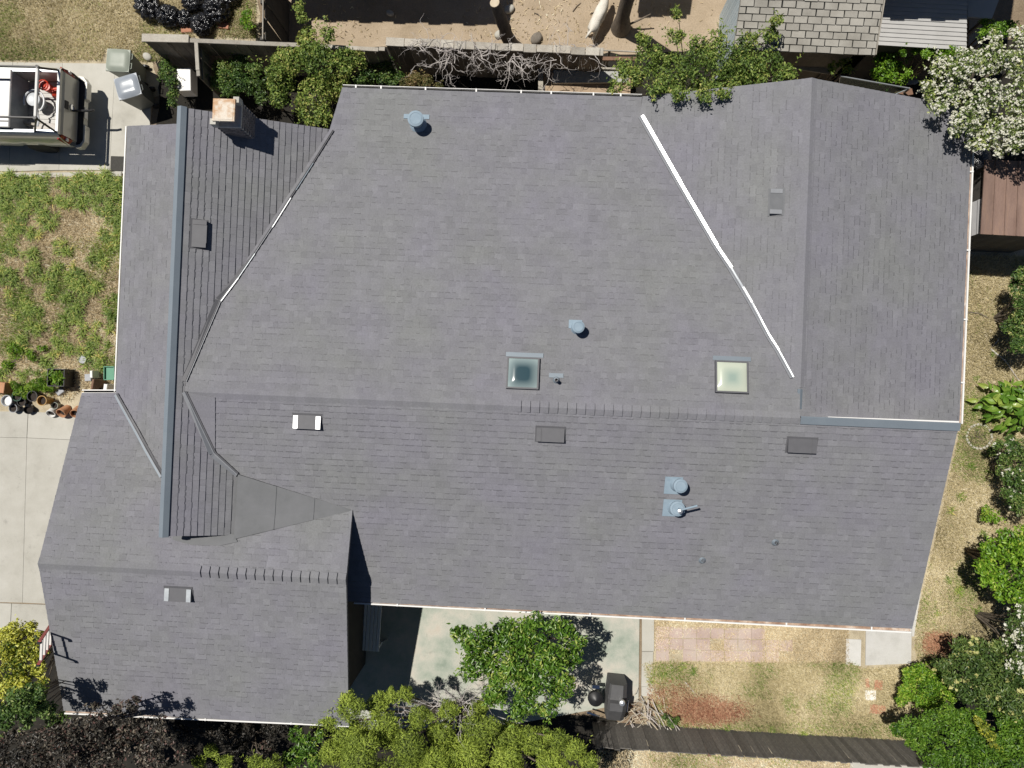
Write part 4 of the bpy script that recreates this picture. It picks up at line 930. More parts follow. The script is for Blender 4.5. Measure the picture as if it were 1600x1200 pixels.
def tufts(name, centres, per, nb, L, w_, m, label, tone=(.5, .25), spread=.8):
    X, Y, TH, LL, TT = [], [], [], [], []
    for u, v, r in centres:
        for _ in range(max(1, int(per * r * r / 100))):
            an = rng.uniform(0, 6.28); d = r * spread * math.sqrt(rng.random()); p = G(u + d * math.cos(an), v + d * math.sin(an), 0)
            if not (270 < v + d * math.sin(an) < 628) and name == 'grass_tufts': continue
            k = int(nb * rng.uniform(.5, 1.3)); l = L * rng.uniform(.6, 1.25); t0 = tone[0] + rng.normal() * .16
            X.append(p.x + rng.normal(size=k) * .035); Y.append(p.y + rng.normal(size=k) * .035); TH.append(rng.uniform(0, 6.28, k)); LL.append(l * rng.uniform(.5, 1.2, k)); TT.append(np.clip(t0 + rng.normal(size=k) * tone[1], 0, 1))
    X, Y, th, l, T = map(np.concatenate, (X, Y, TH, LL, TT)); n = len(X); dx, dy = np.cos(th), np.sin(th); le = rng.uniform(.35, .98, n); ww = w_ * rng.uniform(.6, 1.3, n) / 2; z0 = .005
    up = np.sqrt(1 - le ** 2 * .85) * l
    def row(t, zz, k): return np.stack([X + dx * l * le * t - dy * ww * k, Y + dy * l * le * t + dx * ww * k, z0 + zz], 1), np.stack([X + dx * l * le * t + dy * ww * k, Y + dy * l * le * t - dx * ww * k, z0 + zz], 1)
    a0, a1 = row(0, 0 * up, .8); b0, b1 = row(.4, up * .6, 1); c0, c1 = row(.75, up * .72, .75); d0, _ = row(1.05, up * .55, 0)
    P = np.stack([a0, a1, b1, b0, c1, c0, d0], 1).reshape(-1, 3); i = np.arange(n)[:, None] * 7
    F_ = np.concatenate([i + np.array([[0, 1, 2]]), i + np.array([[0, 2, 3]]), i + np.array([[3, 2, 4]]), i + np.array([[3, 4, 5]]), i + np.array([[5, 4, 6]])], 0)
    o = fastmesh(name, P, F_, np.tile(T, 5), m); tag(o, label, 'grass', kind='stuff'); return o
tufts('grass_tufts', tuft + [(20, 300, 40), (90, 300, 36), (185, 340, 26), (75, 345, 26), (165, 505, 22), (85, 560, 18), (15, 440, 24), (130, 480, 18), (60, 395, 18), (40, 300, 44), (150, 300, 44), (110, 290, 20), (175, 330, 24)], 1.15, 62, .24, .016, GM['green'], 'long bladed green grass tufts all over the front lawn', tone=(.44, .24))
blades('lawn_grass', fl, 110000, dl, .12, .013, GM['green'], label='shorter green grass around the tufts of the front lawn', tone=(.55, .25))
blades('dry_grass', fl, 90000, lambda n, u, v: np.clip(.85 - dl(n, u, v), .2, 1), .13, .011, GM['dry'], label='dry straw coloured grass between the front lawn tufts', lean=.97, tone=(.5, .25))
ul = [(-140, -60), (400, -60), (400, 60), (228, 56), (255, 95), (208, 96), (165, 76), (160, 94), (-140, 94)]
blades('lawn_grass', ul, 60000, lambda n, u, v: np.clip((n - .44) * 4.5, 0, 1) * np.where(u < 70, 1, .7) * np.where((u > 90) & (u < 175), .2, 1), .09, .012, GM['green'], label='patchy green grass on the strip above the truck', lean=.9, tone=(.45, .2), noise=(.9, 3, 8))
blades('dry_grass', ul, 80000, lambda n, u, v: np.full_like(u, .85), .12, .011, GM['straw'], label='dry grass on the strip above the truck', lean=.99, tone=(.45, .25))
bl = [(1018, 985), (1325, 1040), (1440, 1030), (1445, 1160), (1320, 1148), (1150, 1140), (1005, 1132), (1022, 1080)]
bl2 = [(1005, 1035), (1330, 1035), (1345, 1045), (1430, 1040), (1445, 1160), (1320, 1150), (1150, 1140), (1030, 1130)]
blades('dry_grass', bl2, 120000, lambda n, u, v: np.full_like(u, .85), .11, .012, GM['straw'], label='dry yellow grass on the back lawn', lean=.995, tone=(.6, .2))
blades('lawn_grass', bl2, 90000, lambda n, u, v: np.clip((n - .53) * 6, 0, 1) * .7 + .9 * np.exp(-((u - 1040) ** 2 / 900 + (v - 1050) ** 2 / 300)) + .35 * np.exp(-((v - 1138) ** 2) / 120), .12, .012, GM['green'], label='green patches growing through the back lawn', lean=.9, tone=(.42, .2), noise=(.8, 5, 2))
blades('dry_grass', [(1020, 962), (1325, 982), (1325, 1036), (1020, 1036)], 36000, lambda n, u, v: np.where((v < 982) | (u > 1190), .8, np.clip((n - .42) * 2.2, .03, .8)), .07, .011, GM['dry'], label='dry grass between the rear gutter and the paver path', lean=.97)
sy = [(1500, 400), (1700, 400), (1700, 1050), (1440, 1060), (1428, 1010), (1432, 965), (1500, 670)]
blades('dry_grass', sy, 160000, lambda n, u, v: np.full_like(u, .85), .11, .012, GM['straw'], label='dry grass down the side yard', lean=.995, tone=(.52, .22))
blades('lawn_grass', sy, 130000, lambda n, u, v: np.clip((n - .46) * 5, 0, 1) * np.where((v > 585) & (v < 980), 1, .35) + .6 * np.exp(-((u - 1500) ** 2 / 500 + (v - 930) ** 2 / 900)), .09, .012, GM['green'], label='thin green grass patches in the side yard', lean=.92, tone=(.42, .2), noise=(.9, 9, 4))
dy = [(430, -20), (1120, -20), (1120, 70), (430, 60)]
blades('leaf_litter', dy, 1500, lambda n, u, v: np.clip((n - .45) * 4, .05, 1), .1, .018, GM['dry'], label='scattered dry leaf litter over the dusty yard', lean=1.0, tone=(.35, .3), noise=(.7, 1, 1))
vg = [(935, 1170), (1100, 1176), (1330, 1186), (1330, 1270), (900, 1270)]
blades('dry_grass', vg, 30000, lambda n, u, v: np.full_like(u, .9), .08, .012, GM['dry'], label='pale dry grass outside the plank fence', lean=.95, tone=(.65, .22))
blades('lawn_grass', vg, 22000, lambda n, u, v: np.clip((n - .42) * 4, 0, 1) * .8, .09, .012, GM['green'], label='green grass outside the plank fence', lean=.9, tone=(.6, .2))
def rn(nz, u, v): return np.exp(-(((u - 1098) / 50) ** 2 + ((v - 1108) / 17) ** 2) ** 1.4) * np.clip(nz * 2.2 - .2, 0, 1) + .12 * np.exp(-(((u - 1045) / 30) ** 2 + ((v - 1085) / 18) ** 2))
blades('fallen_needles', [(1010, 1055), (1190, 1055), (1190, 1145), (1010, 1140)], 64000, rn, .13, .011, GM['red'], z=.045, lean=.99, tone=(.55, .4), label='patch of red brown fallen needles on the back lawn', noise=(1.6, 2, 2))
blades('fallen_needles', [(1440, 985), (1500, 985), (1500, 1030), (1440, 1030)], 9000, lambda n, u, v: .8 * np.exp(-(((u - 1462) / 18) ** 2 + ((v - 1003) / 13) ** 2)), .1, .011, GM['red'], z=.045, lean=.98, tone=(.85, .2), label='small orange patch of dead leaves by the pale path')

tufts('weeds', [(1548, 560, 10), (1520, 600, 12), (1515, 640, 14), (1545, 640, 12), (1512, 720, 14), (1540, 740, 14), (1500, 770, 12), (1530, 830, 10), (1490, 800, 10), (1500, 930, 16), (1480, 900, 10), (1455, 960, 12), (1520, 960, 12), (1040, 1048, 16), (1060, 1040, 10), (1085, 1045, 8), (1130, 1135, 8), (1200, 1140, 10), (1260, 1146, 8), (1020, 1062, 7)], .8, 60, .17, .014, GM['green'], 'scattered weed tufts in the side yard and back lawn', tone=(.45, .25))
# ------------------------------------------------------------------ fences
def shared_box(name, d, mats_, n=4, bev=.006):
    out = []
    for i in range(n):
        b = MB(); b.bbox((0, 0, d[2] / 2), d, bev, tone=-1 + 2 * i / max(1, n - 1)); me = b.mesh(name); me.materials.append(mats_); out.append(me)
    return out
def board_fence(name, label, A, B_, h, bw=.145, m='oldwood', cap=None, side=-1, posts=True, wob=.02, gap=.006, lean=0.0):
    A, B_ = Vector(A), Vector(B_); A.z = B_.z = 0
    d = B_ - A; L = d.length; an = math.atan2(d.y, d.x)
    root = thing(name, label, 'fence', A, an)
    n = int(L / bw); bw = L / n
    ms = shared_box('fence_board', (bw - gap, .022, h), M[m], 6)
    for i in range(n):
        T = Matrix.Translation((bw * (i + .5), random.uniform(-.006, .006), random.uniform(-wob, 0))) @ Matrix.Rotation(lean + random.gauss(0, .008), 4, 'X') @ Matrix.Rotation(random.gauss(0, .006), 4, 'Y')
        link('fence_board', random.choice(ms), root, T)
    for zz in (.35, h - .25):
        b = MB(); b.bbox((L / 2, -side * .035 - math.sin(lean) * zz, zz), (L, .04, .09), .005); b.build('fence_rail', M[m], root)
    if posts:
        k = max(2, int(L / 2.4))
        for i in range(k + 1):
            b = MB(); b.bbox((L * i / k + (.06 if i == 0 else -.06 if i == k else 0), -side * .07, h / 2 - .02), (.09, .09, h - .04), .006); b.build('fence_post', M[m], root)
    if cap:
        x = 0
        while x < L - .05:
            w_ = min(cap[1] * random.uniform(.7, 1.3), L - x)
            b = MB(); b.bbox((x + w_ / 2, random.uniform(-.012, .012) + .02, h + .02 + random.uniform(-.004, .006)), (w_ - .012, cap[0] * random.uniform(.9, 1.1), .035), .006, tone=random.uniform(-1, 1), rz=random.gauss(0, .006))
            b.build('cap_board', M['capwood'], root); x += w_
    return root
FH = 1.75
board_fence('board_fence', 'weathered fence behind the trash bags with a broad grey top board', G(222, 61, FH), G(296, 63, FH), FH, cap=(.2, 1.3))
board_fence('board_fence', 'weathered fence with a narrow pale top rail behind the tall shrub', G(297, 64, FH), G(602, 79, FH), FH, cap=(.11, 2.6))
board_fence('board_fence', 'weathered fence topped by short bleached boards and dead vine', G(603, 66, FH), G(943, 83, FH), FH, cap=(.2, .42))
board_fence('short_fence', 'short narrow fence run beside the white cabinet', G(306, 66, FH), G(309, 120, FH), FH, bw=.13, cap=(.09, .95), posts=False)
board_fence('side_fence', 'tall brown fence running away from the back fence towards the trash bags', G(412, 62, FH + .1), G(413, -60, FH + .1), FH + .1, bw=.2, m='darkboard', cap=(.03, 2.2))
pf = board_fence('plank_fence', 'dark stained plank fence leaning at the bottom of the back lawn', G(925, 1127, .0), G(1480, 1160, .0), 1.5, bw=.15, m='fencegrey', side=1, posts=False, wob=.05, gap=.003)
for k, (u, v) in enumerate(((1256, 1187), (1397, 1192), (1110, 1184))):
    p = G(u, v, .9); root = thing('fence_brace', ['short brown timber brace leaning outside the plank fence left of the concrete strip', 'short brown timber brace leaning outside the plank fence beside the hedge', 'short brown timber brace half hidden outside the plank fence near the branch pile'][k], 'timber brace', (p.x, p.y, 0))
    b = MB(); b.prism([(-.05, .05, .78), (.05, .05, .78), (.14, -.22, .0), (.03, -.26, .0)], (.0, .05, .03)); b.bbox((0.02, -.03, .36), (.09, .06, .72), .004); b.build('timber', M['brownwood'], root)

# ------------------------------------------------------------------ sheds
def place(root_loc): return Matrix.Translation(-Vector(root_loc))
# tan shingled shed
shed = thing('garden_shed', 'shed with old tan shingle roof and pale blue side wall', 'shed', (G(1250, 60, 0).x, G(1250, 60, 0).y, 0))
o_ = Vector((shed.location.x, shed.location.y, 0))
ze_ = 2.25
E1, E2 = G(1146, 78, ze_), G(1366, 87, ze_)
Tl = G(1152, -60, ze_ + .55); 
P_sh = Plane(E1, E2, G(1384, -10, ze_ + .5))
sq = [E1, E2, P_sh.px(1392, -75), P_sh.px(1170, -85)]
b = MB(); b.prism([p - o_ - P_sh.n * .08 for p in sq], P_sh.n * .078); sd_ = b.build('roof', M['shedshingle'], shed)
al, up, n_ = P_sh.frame()
if al.cross(up).dot(n_) < 0: al = -al
loc = [((p - E1).dot(al), (p - E1).dot(up)) for p in sq]
if area2(loc) < 0: loc = loc[::-1]
Mx = Matrix((al, up, n_)).transposed().to_4x4(); Mx.translation = E1 - o_
tw, te = .335, .16
k = -2; cnt = 0; a0_, a1_ = min(p[0] for p in loc), max(p[0] for p in loc); big = MB()
while k * te < max(p[1] for p in loc):
    x = a0_ - tw + (k % 2) * tw * .5
    while x < a1_:
        g = random.uniform(.008, .018)
        pc = clip(loc, x + g, x + tw - g, k * te + random.uniform(0.004, .016), (k + 1) * te)
        if pc and abs(area2(pc)) > 2e-3:
            hi = random.uniform(.02, .034); top = [(p + random.uniform(-.004, .004), q + random.uniform(-.005, .005), hi - (hi - .004) * (q - k * te) / te) for p, q in pc]; m_ = len(top)
            vs = top + [(p, q, -.002) for p, q, _ in top]; fs = [tuple(range(m_))] + [(m_ + i, m_ + (i + 1) % m_, (i + 1) % m_, i) for i in range(m_)]
            b = MB(); b.add(vs, fs, random.gauss(0, .5), Mx); b.build('shingle', M['shedshingle'], sd_)
        x += tw
    k += 1
dk = MB(); dk.prism([p - o_ + P_sh.n * .001 for p in sq], P_sh.n * .002); dk.build('roof_felt', M['dark'], sd_)
wl = [G(1150, 70, ze_), G(1176, -80, ze_ + .5)]
wb = [Vector((E1.x + .1, E1.y + .2, 0)), Vector((sq[3].x + .1, sq[3].y, 0))]
d_ = (wb[1] - wb[0]); nb = 14
for i in range(nb):
    p, q = wb[0] + d_ * (i / nb) - o_, wb[0] + d_ * ((i + .94) / nb) - o_
    zt = lambda r: P_sh.z(r.x + o_.x, r.y + o_.y) - .1
    b = MB(); b.prism([p, q, q + Vector((0, 0, zt(q))), p + Vector((0, 0, zt(p)))], (.03, 0, 0), tone=random.uniform(-1, 1)); b.build('wall_board', M['paleblue'], shed)
b = MB(); b.prism([wb[0] - o_ + Vector((.05, .0, 0)), Vector((E2.x - .3, E2.y + .25, 0)) - o_, Vector((E2.x - .3, E2.y + .25, ze_ - .08)) - o_, wb[0] - o_ + Vector((.05, 0, ze_ - .08))], (0, .03, 0)); b.build('wall', M['oldwood'], shed)
b = MB(); b.prism([Vector((E2.x - .3, E2.y + .28, 0)) - o_, Vector((sq[2].x - .3, sq[2].y, 0)) - o_, Vector((sq[2].x - .3, sq[2].y, ze_ + .3)) - o_, Vector((E2.x - .3, E2.y + .28, ze_ - .08)) - o_], (.03, 0, 0)); b.build('wall', M['paleblue'], shed)
b = MB(); r0, r1 = P_sh.px(1367, 86) - o_, P_sh.px(1393, -75) - o_
b.prism([r0 + Vector((.0, 0, -.12)), r1 + Vector((0, 0, -.12)), r1 + Vector((0, 0, .03)), r0 + Vector((0, 0, .03))], (.025, 0, 0)); b.build('bargeboard', M['capwood'], shed)

# grey lean-to roof of long overlapping strips
lt = thing('lean_to', 'low lean-to with a flat grey roof of long overlapping strips', 'shed', (G(1440, 60, 0).x, G(1440, 60, 0).y, 0)); o_ = lt.location.copy()
zl = 2.0; L0, L1, L2, L3 = G(1372, 70, zl), G(1510, 78, zl), G(1512, -70, zl + .35), G(1395, -75, zl + .35)
ns = 21
for i in range(ns):
    t0, t1 = i / ns, (i + 1) / ns
    p0, p1, p2, p3 = L0.lerp(L3, t0), L1.lerp(L2, t0), L1.lerp(L2, t1), L0.lerp(L3, t1)
    dz = Vector((0, 0, .02)); b = MB(); ext = Vector((0, -.01, 0))
    b.prism([p0 + ext + dz - o_ - dz * 1.4, p1 + ext + dz - o_ - dz * 1.4, p2 - o_ - dz * 1.4, p3 - o_ - dz * 1.4], (0, 0, .02), tone=random.uniform(-1, 1))
    b.v[4] = (b.v[4][0], b.v[4][1], b.v[4][2] + .003); b.v[5] = (b.v[5][0], b.v[5][1], b.v[5][2] + .003)
    b.build('roof_strip', M['greyroof'], lt)
for a_, c_ in ((L0, L1), (L1, L2)):
    a2, c2 = a_ - o_, c_ - o_; a2.z = c2.z = 0; cen = (L0 + L2) / 2 - o_; 
    a2 += (cen - a2) * .06; c2 += (cen - c2) * .06; a2.z = c2.z = 0
    b = MB(); b.prism([a2, c2, c2 + Vector((0, 0, c_.z - .1)), a2 + Vector((0, 0, a_.z - .1))], (-.02, .03, 0)); b.build('wall', M['darkboard'], lt)
rk = thing('low_roof', 'small separate grey roof panel right of the lean-to', 'roof panel', (G(1530, 18, 0).x, G(1530, 18, 0).y, 0)); o_ = rk.location.copy()
q = [G(1510, 28, 1.9), G(1548, 30, 1.9), G(1582, -60, 2.1), G(1508, -65, 2.1)]
b = MB(); b.prism([p - o_ for p in q], (0, 0, .05)); b.build('roof_sheet', M['greyroof'], rk)
b = MB(); 
for p in q: b.box((p.x * .96 - o_.x + (q[0].x + q[2].x) * .02, p.y - o_.y + .1, .95), (.08, .08, 1.9))
b.build('post', M['oldwood'], rk)
pth = thing('plywood_panel', 'pale plywood panel lying below the small grey roof panel', 'panel', G(1523, 52, .5))
b = MB(); b.bbox((0, 0, -.25), (.32, .75, .5), .01); b.build('panel', M['dust'], pth)

# rusty shed at the right
rs = thing('rusty_shed', 'small shed with brown rusted sheet roof and white clapboard side', 'shed', (G(1580, 310, 0).x, G(1580, 310, 0).y, 0)); o_ = rs.location.copy()
zr_s = 2.2; A0, A1 = G(1531, 366, zr_s), G(1538, 250, zr_s + .1); A2, A3 = G(1680, 256, zr_s + .1), G(1680, 374, zr_s)
ns = 8
for i in range(ns):
    t0, t1 = i / ns, (i + 1) / ns
    p0, p1, p2, p3 = A0.lerp(A3, t0), A0.lerp(A3, t1), A1.lerp(A2, t1), A1.lerp(A2, t0)
    b = MB(); b.prism([p - o_ for p in (p0, p1, p2, p3)], (0, 0, .03), tone=random.uniform(-1, 1)); b.build('roof_sheet', M['rustroof'], rs)
    b = MB(); b.prism([p1 - o_ + Vector((-.018, 0, .03)), p1 - o_ + Vector((.018, 0, .03)), p2 - o_ + Vector((.018, 0, .03)), p2 - o_ + Vector((-.018, 0, .03))], (0, 0, .022)); b.build('roof_seam', M['rustroof'], rs)
wy, wy1 = A0.y - o_.y + .06, A1.y - o_.y - .1; wx = A0.x - o_.x + .08; wx2 = A3.x - o_.x - .1
nb = 10; hh = zr_s - .02
for i in range(nb):
    b = MB(); z0, z1 = hh * i / nb, hh * (i + 1) / nb
    b.prism([(wx - .018, wy, z0), (wx + .01, wy, z0), (wx + .01, wy, z1), (wx, wy, z1)], (0, .85, 0), tone=random.uniform(-1, 1)); b.build('clapboard', M['whiteboard'], rs)
b = MB(); b.prism([(wx, wy + .87, 0), (wx, wy1, 0), (wx, wy1, hh), (wx, wy + .87, hh)], (.03, 0, 0)); b.build('wall', M['darkboard'], rs)
for i in range(16):
    x0 = wx + (wx2 - wx) * i / 16; x1 = wx + (wx2 - wx) * (i + .95) / 16
    b = MB(); b.prism([(x0, wy, 0), (x1, wy, 0), (x1, wy, hh), (x0, wy, hh)], (0, .02, 0), tone=random.uniform(-1, 1)); b.build('wall_board', M['darkboard'], rs)
tp = thing('tarpaulin', 'crumpled dark plastic sheet between the house and the rusty shed', 'tarpaulin', G(1527, 248, .9))

# neighbour buildings just beyond the frame whose eaves shade the ground and the lean-to
def simple_house(label, u0, u1, v, z, depth):
    a_, c_ = G(u0, v, z), G(u1, v, z); c_.y = a_.y
    r = thing('neighbour_house', label, 'house', (a_.x, a_.y, 0)); L = c_.x - a_.x
    b = MB(); b.prism([(-.0, 0, z - .12), (-.0, 0, z), (-.0, depth / 2, z + depth * .15), (-.0, depth, z), (0, depth, z - .12), (0, depth / 2, z + depth * .15 - .12)], (L, 0, 0)); b.build('roof', M['shedshingle'], r)
    for i in range(int(L / .33)):
        b = MB(); b.bbox((.165 + i * .33, -.03 + .03 * (i % 3), z + .0), (.335, .16, .05), .0); b.build('roof_tile', M['shedshingle'], r)
    b = MB(); b.box((L / 2, depth / 2, (z - .1) / 2), (L - .8, depth - 1.0, z - .1)); b.build('wall', M['stucco'], r)
simple_house('neighbour house beyond the yard with shingled eave', 290, 705, -165, 3.6, 6)
simple_house('neighbour house beyond the lean-to with shingled eave', 1270, 1660, -112, 4.4, 6)
simple_house('narrow outbuilding beyond the yard beside the tan shed', 955, 1050, -150, 3.2, 4)

# ------------------------------------------------------------------ trees without crowns in view
def trunk(label, base, top, r0, r1, n=9, cut=True, extra=None, name='tree_trunk'):
    root = thing(name, label, 'tree trunk', base)
    d = top - base; pts = []; rr = []
    for i in range(n):
        t = i / (n - 1); p = d * t + Vector((random.gauss(0, .015), random.gauss(0, .015), 0)) * (1 if 0 < i < n - 1 else 0); pts.append(p); rr.append(r0 + (r1 - r0) * t + (r0 * .5 * max(0, .12 - t) / .12))
    b = MB(); b.tube(pts, rr, 14); b.build('trunk', M['bark'], root)
    if cut: b = MB(); b.tube([d * 1.0, d * 1.004], [r1 * .93, r1 * .93], 14); b.build('cut_face', M['cutwood'], root)
    if extra:
        b = MB(); b.tube(*extra); b.build('branch', M['bark'], root)
    return root
trunk('leaning sawn-off tree trunk behind the back fence with a pale cut top', G(802, 78, 0), G(773, 4, 2.2), .2, .13)
tr2 = trunk('bare upright tree trunk standing behind the white dog', G(970, 44, 0), Vector((G(970, 44, 0).x, G(970, 44, 0).y, 4.2)) + Vector((.05, .3, 0)), .19, .15, extra=([Vector((.1, 0, .1)), Vector((.5, .08, .35)), Vector((.75, .15, .5))], [.035, .025, .018], 8))

# ------------------------------------------------------------------ dog (skin over a joint skeleton)
def skin_body(name, nodes, edges, m, parent, sub=2, root_i=0):
    me = bpy.data.meshes.new(name); me.from_pydata([n_[0] for n_ in nodes], edges, []); me.materials.append(m)
    o = link(name, me, parent)
    sk = o.modifiers.new('skin', 'SKIN'); me.skin_vertices.new() if not me.skin_vertices else None
    for i, n_ in enumerate(nodes):
        me.skin_vertices[0].data[i].radius = (n_[1], n_[2] if len(n_) > 2 else n_[1]); me.skin_vertices[0].data[i].use_root = (i == root_i)
    ss = o.modifiers.new('sub', 'SUBSURF'); ss.levels = sub; ss.render_levels = sub
    sk.use_smooth_shade = True
    return o
M['fur'] = pm('white_fur', (0.66, 0.62, 0.54), (0.78, 0.75, 0.68), 12, 0.95, fine=.12, fscale=60, bump=.5, bscale=50)
M['nose'] = pm('dog_nose', (.02, .017, .015), None, 4, .5)
dp = G(934, 37, 0); dog = thing('dog', 'white dog walking across the dusty yard', 'dog', (dp.x, dp.y, 0), math.radians(-106))
# local: x forward is the head; the dog walks up the picture
dog.rotation_euler = (0, 0, math.radians(66))
K_ = 1.3
nodes = [((0, 0, .47), .115, .13), ((-.2, .01, .48), .11, .12), ((-.36, .0, .47), .115, .12), ((.2, .0, .48), .13, .15), ((.34, .015, .52), .1, .12), ((.46, .05, .6), .075, .085), ((.55, .08, .66), .078), ((.64, .1, .64), .058), ((.73, .115, .615), .036),
         ((-.37, .09, .36), .07), ((-.33, .1, .24), .045), ((-.43, .1, .14), .028), ((-.4, .1, .02), .03),
         ((-.4, -.09, .36), .07), ((-.42, -.1, .24), .045), ((-.52, -.1, .14), .028), ((-.5, -.1, .02), .03),
         ((.24, .1, .34), .055), ((.27, .1, .18), .034), ((.25, .1, .02), .032), ((.22, -.1, .34), .055), ((.17, -.1, .18), .034), ((.15, -.1, .02), .032),
         ((-.5, .0, .52), .035), ((-.62, .03, .48), .03), ((-.7, .06, .38), .02)]
edges = [(0, 1), (1, 2), (0, 3), (3, 4), (4, 5), (5, 6), (6, 7), (7, 8), (2, 9), (9, 10), (10, 11), (11, 12), (2, 13), (13, 14), (14, 15), (15, 16), (3, 17), (17, 18), (18, 19), (3, 20), (20, 21), (21, 22), (2, 23), (23, 24), (24, 25)]
nodes = [(n_[0],) + tuple(r_ * (1.35 if n_[1] > .07 else 1.1) for r_ in n_[1:]) for n_ in nodes]
skin_body('body', nodes, edges, M['fur'], dog)
for s in (-1, 1):
    b = MB(); e = Vector((.53, .08 + s * .06, .72)); b.add([e, e + Vector((.05, s * .02, 0)), e + Vector((.0, s * .09, -.08)), e + Vector((.02, s * .03, .03))], [(0, 1, 3), (1, 2, 3), (2, 0, 3), (0, 2, 1)]); b.build('ear', M['fur'], dog)
    b = MB(); b.lathe([(0, -.012), (.011, -.004), (.011, .004), (0, .012)], 8, Matrix.Translation((.63, .1 + s * .045, .68))); b.build('eye', M['nose'], dog)
b = MB(); b.lathe([(0, -.02), (.022, -.006), (.02, .01), (0, .02)], 8, Matrix.Translation((.765, .12, .625))); b.build('nose', M['nose'], dog)

# ------------------------------------------------------------------ trash bags
def lump(n, r, sq=(1, 1, .75), seed=0, crease=.12, freq=5, neck=True):
    rg = np.random.default_rng(seed); V = []; F = []
    nu, nv = n * 2, n
    for j in range(nv + 1):
        ph = math.pi * j / nv
        for i in range(nu):
            th = 2 * math.pi * i / nu
            d = np.array([math.sin(ph) * math.cos(th), math.sin(ph) * math.sin(th), math.cos(ph)]); V.append(d)
    V = np.array(V)
    disp = np.zeros(len(V))
    for k in range(26):
        ax = rg.normal(size=3); ax /= np.linalg.norm(ax); f = rg.uniform(freq * .5, freq * 2); disp += np.abs(np.sin(V @ ax * f + rg.uniform(0, 6))) * crease / 26 * 2.2 * rg.uniform(.4, 1.6)
    R = r * (1.0 + (disp - disp.mean()) * .75)
    P = V * R[:, None] * np.array(sq); P[:, 2] += r * sq[2] * .8; P[:, 2] = np.maximum(P[:, 2], 0.0)
    for j in range(nv):
        for i in range(nu):
            a = j * nu + i; b_ = j * nu + (i + 1) % nu; F.append((a, a + nu, b_ + nu, b_))
    return P, np.array(F)
M['bag'] = pm('black_bin_liner', (.012, .012, .014), (.02, .02, .022), 6, .2, bump=1.0, bscale=13, spec=.8)
BG = 'black bin liners heaped by the fence'
bagspec = [(232, 10, 34, 'bin liner at the left end of the heap of black bags'), (262, 24, 30, 'creased bin liner second from the grass in the heap of black bags'), (284, 26, 20, 'smallest bin liner in the middle of the heap of black bags'),
           (314, 36, 26, 'bin liner lying closest to the weathered fence'), (338, 14, 32, 'big bin liner next to the terracotta bricks'), (300, 0, 26, 'bin liner at the back of the heap behind the small one'), (356, -6, 26, 'bin liner at the far right top corner of the heap')]
for i, (u, v, r, lb) in enumerate(bagspec):
    p = G(u, v, .25); P, F = lump(36, S(r, .3) * .66, (1, random.uniform(.78, 1), .72), 40 + i, .9, 11)
    root = thing('trash_bag', lb, 'trash bag', (p.x, p.y, 0), random.uniform(0, 6), BG)
    fastmesh('bag', P, F, np.zeros(len(F)), M['bag'], root)
    top = P[:, 2].max(); b = MB(); b.tube([(0, 0, top - .05), (.02, .01, top + .03), (.06, .02, top + .09)], [.03, .02, .05], 7); b.build('knot', M['bag'], root)
P, F = lump(16, .3, (1, 1.2, .4), 99, .25, 7); fastmesh('sheet', P, F, np.zeros(len(F)), M['bag'], tp)
for i, (u, v, rz, lb) in enumerate(((346, 33, .1, 'terracotta brick nearest the big bin liner'), (350, 41, -.1, 'terracotta brick in front of the other one by the bags'), (292, 47, .1, 'terracotta brick half under the fence top by the bags'))):
    p = G(u, v, .05); r = thing('loose_brick', lb, 'brick', (p.x, p.y, 0), rz, 'loose bricks by the bags'); b = MB(); b.bbox((0, 0, .05), (.3, .16, .1), .008); b.build('brick_body', M['redbrick'], r)

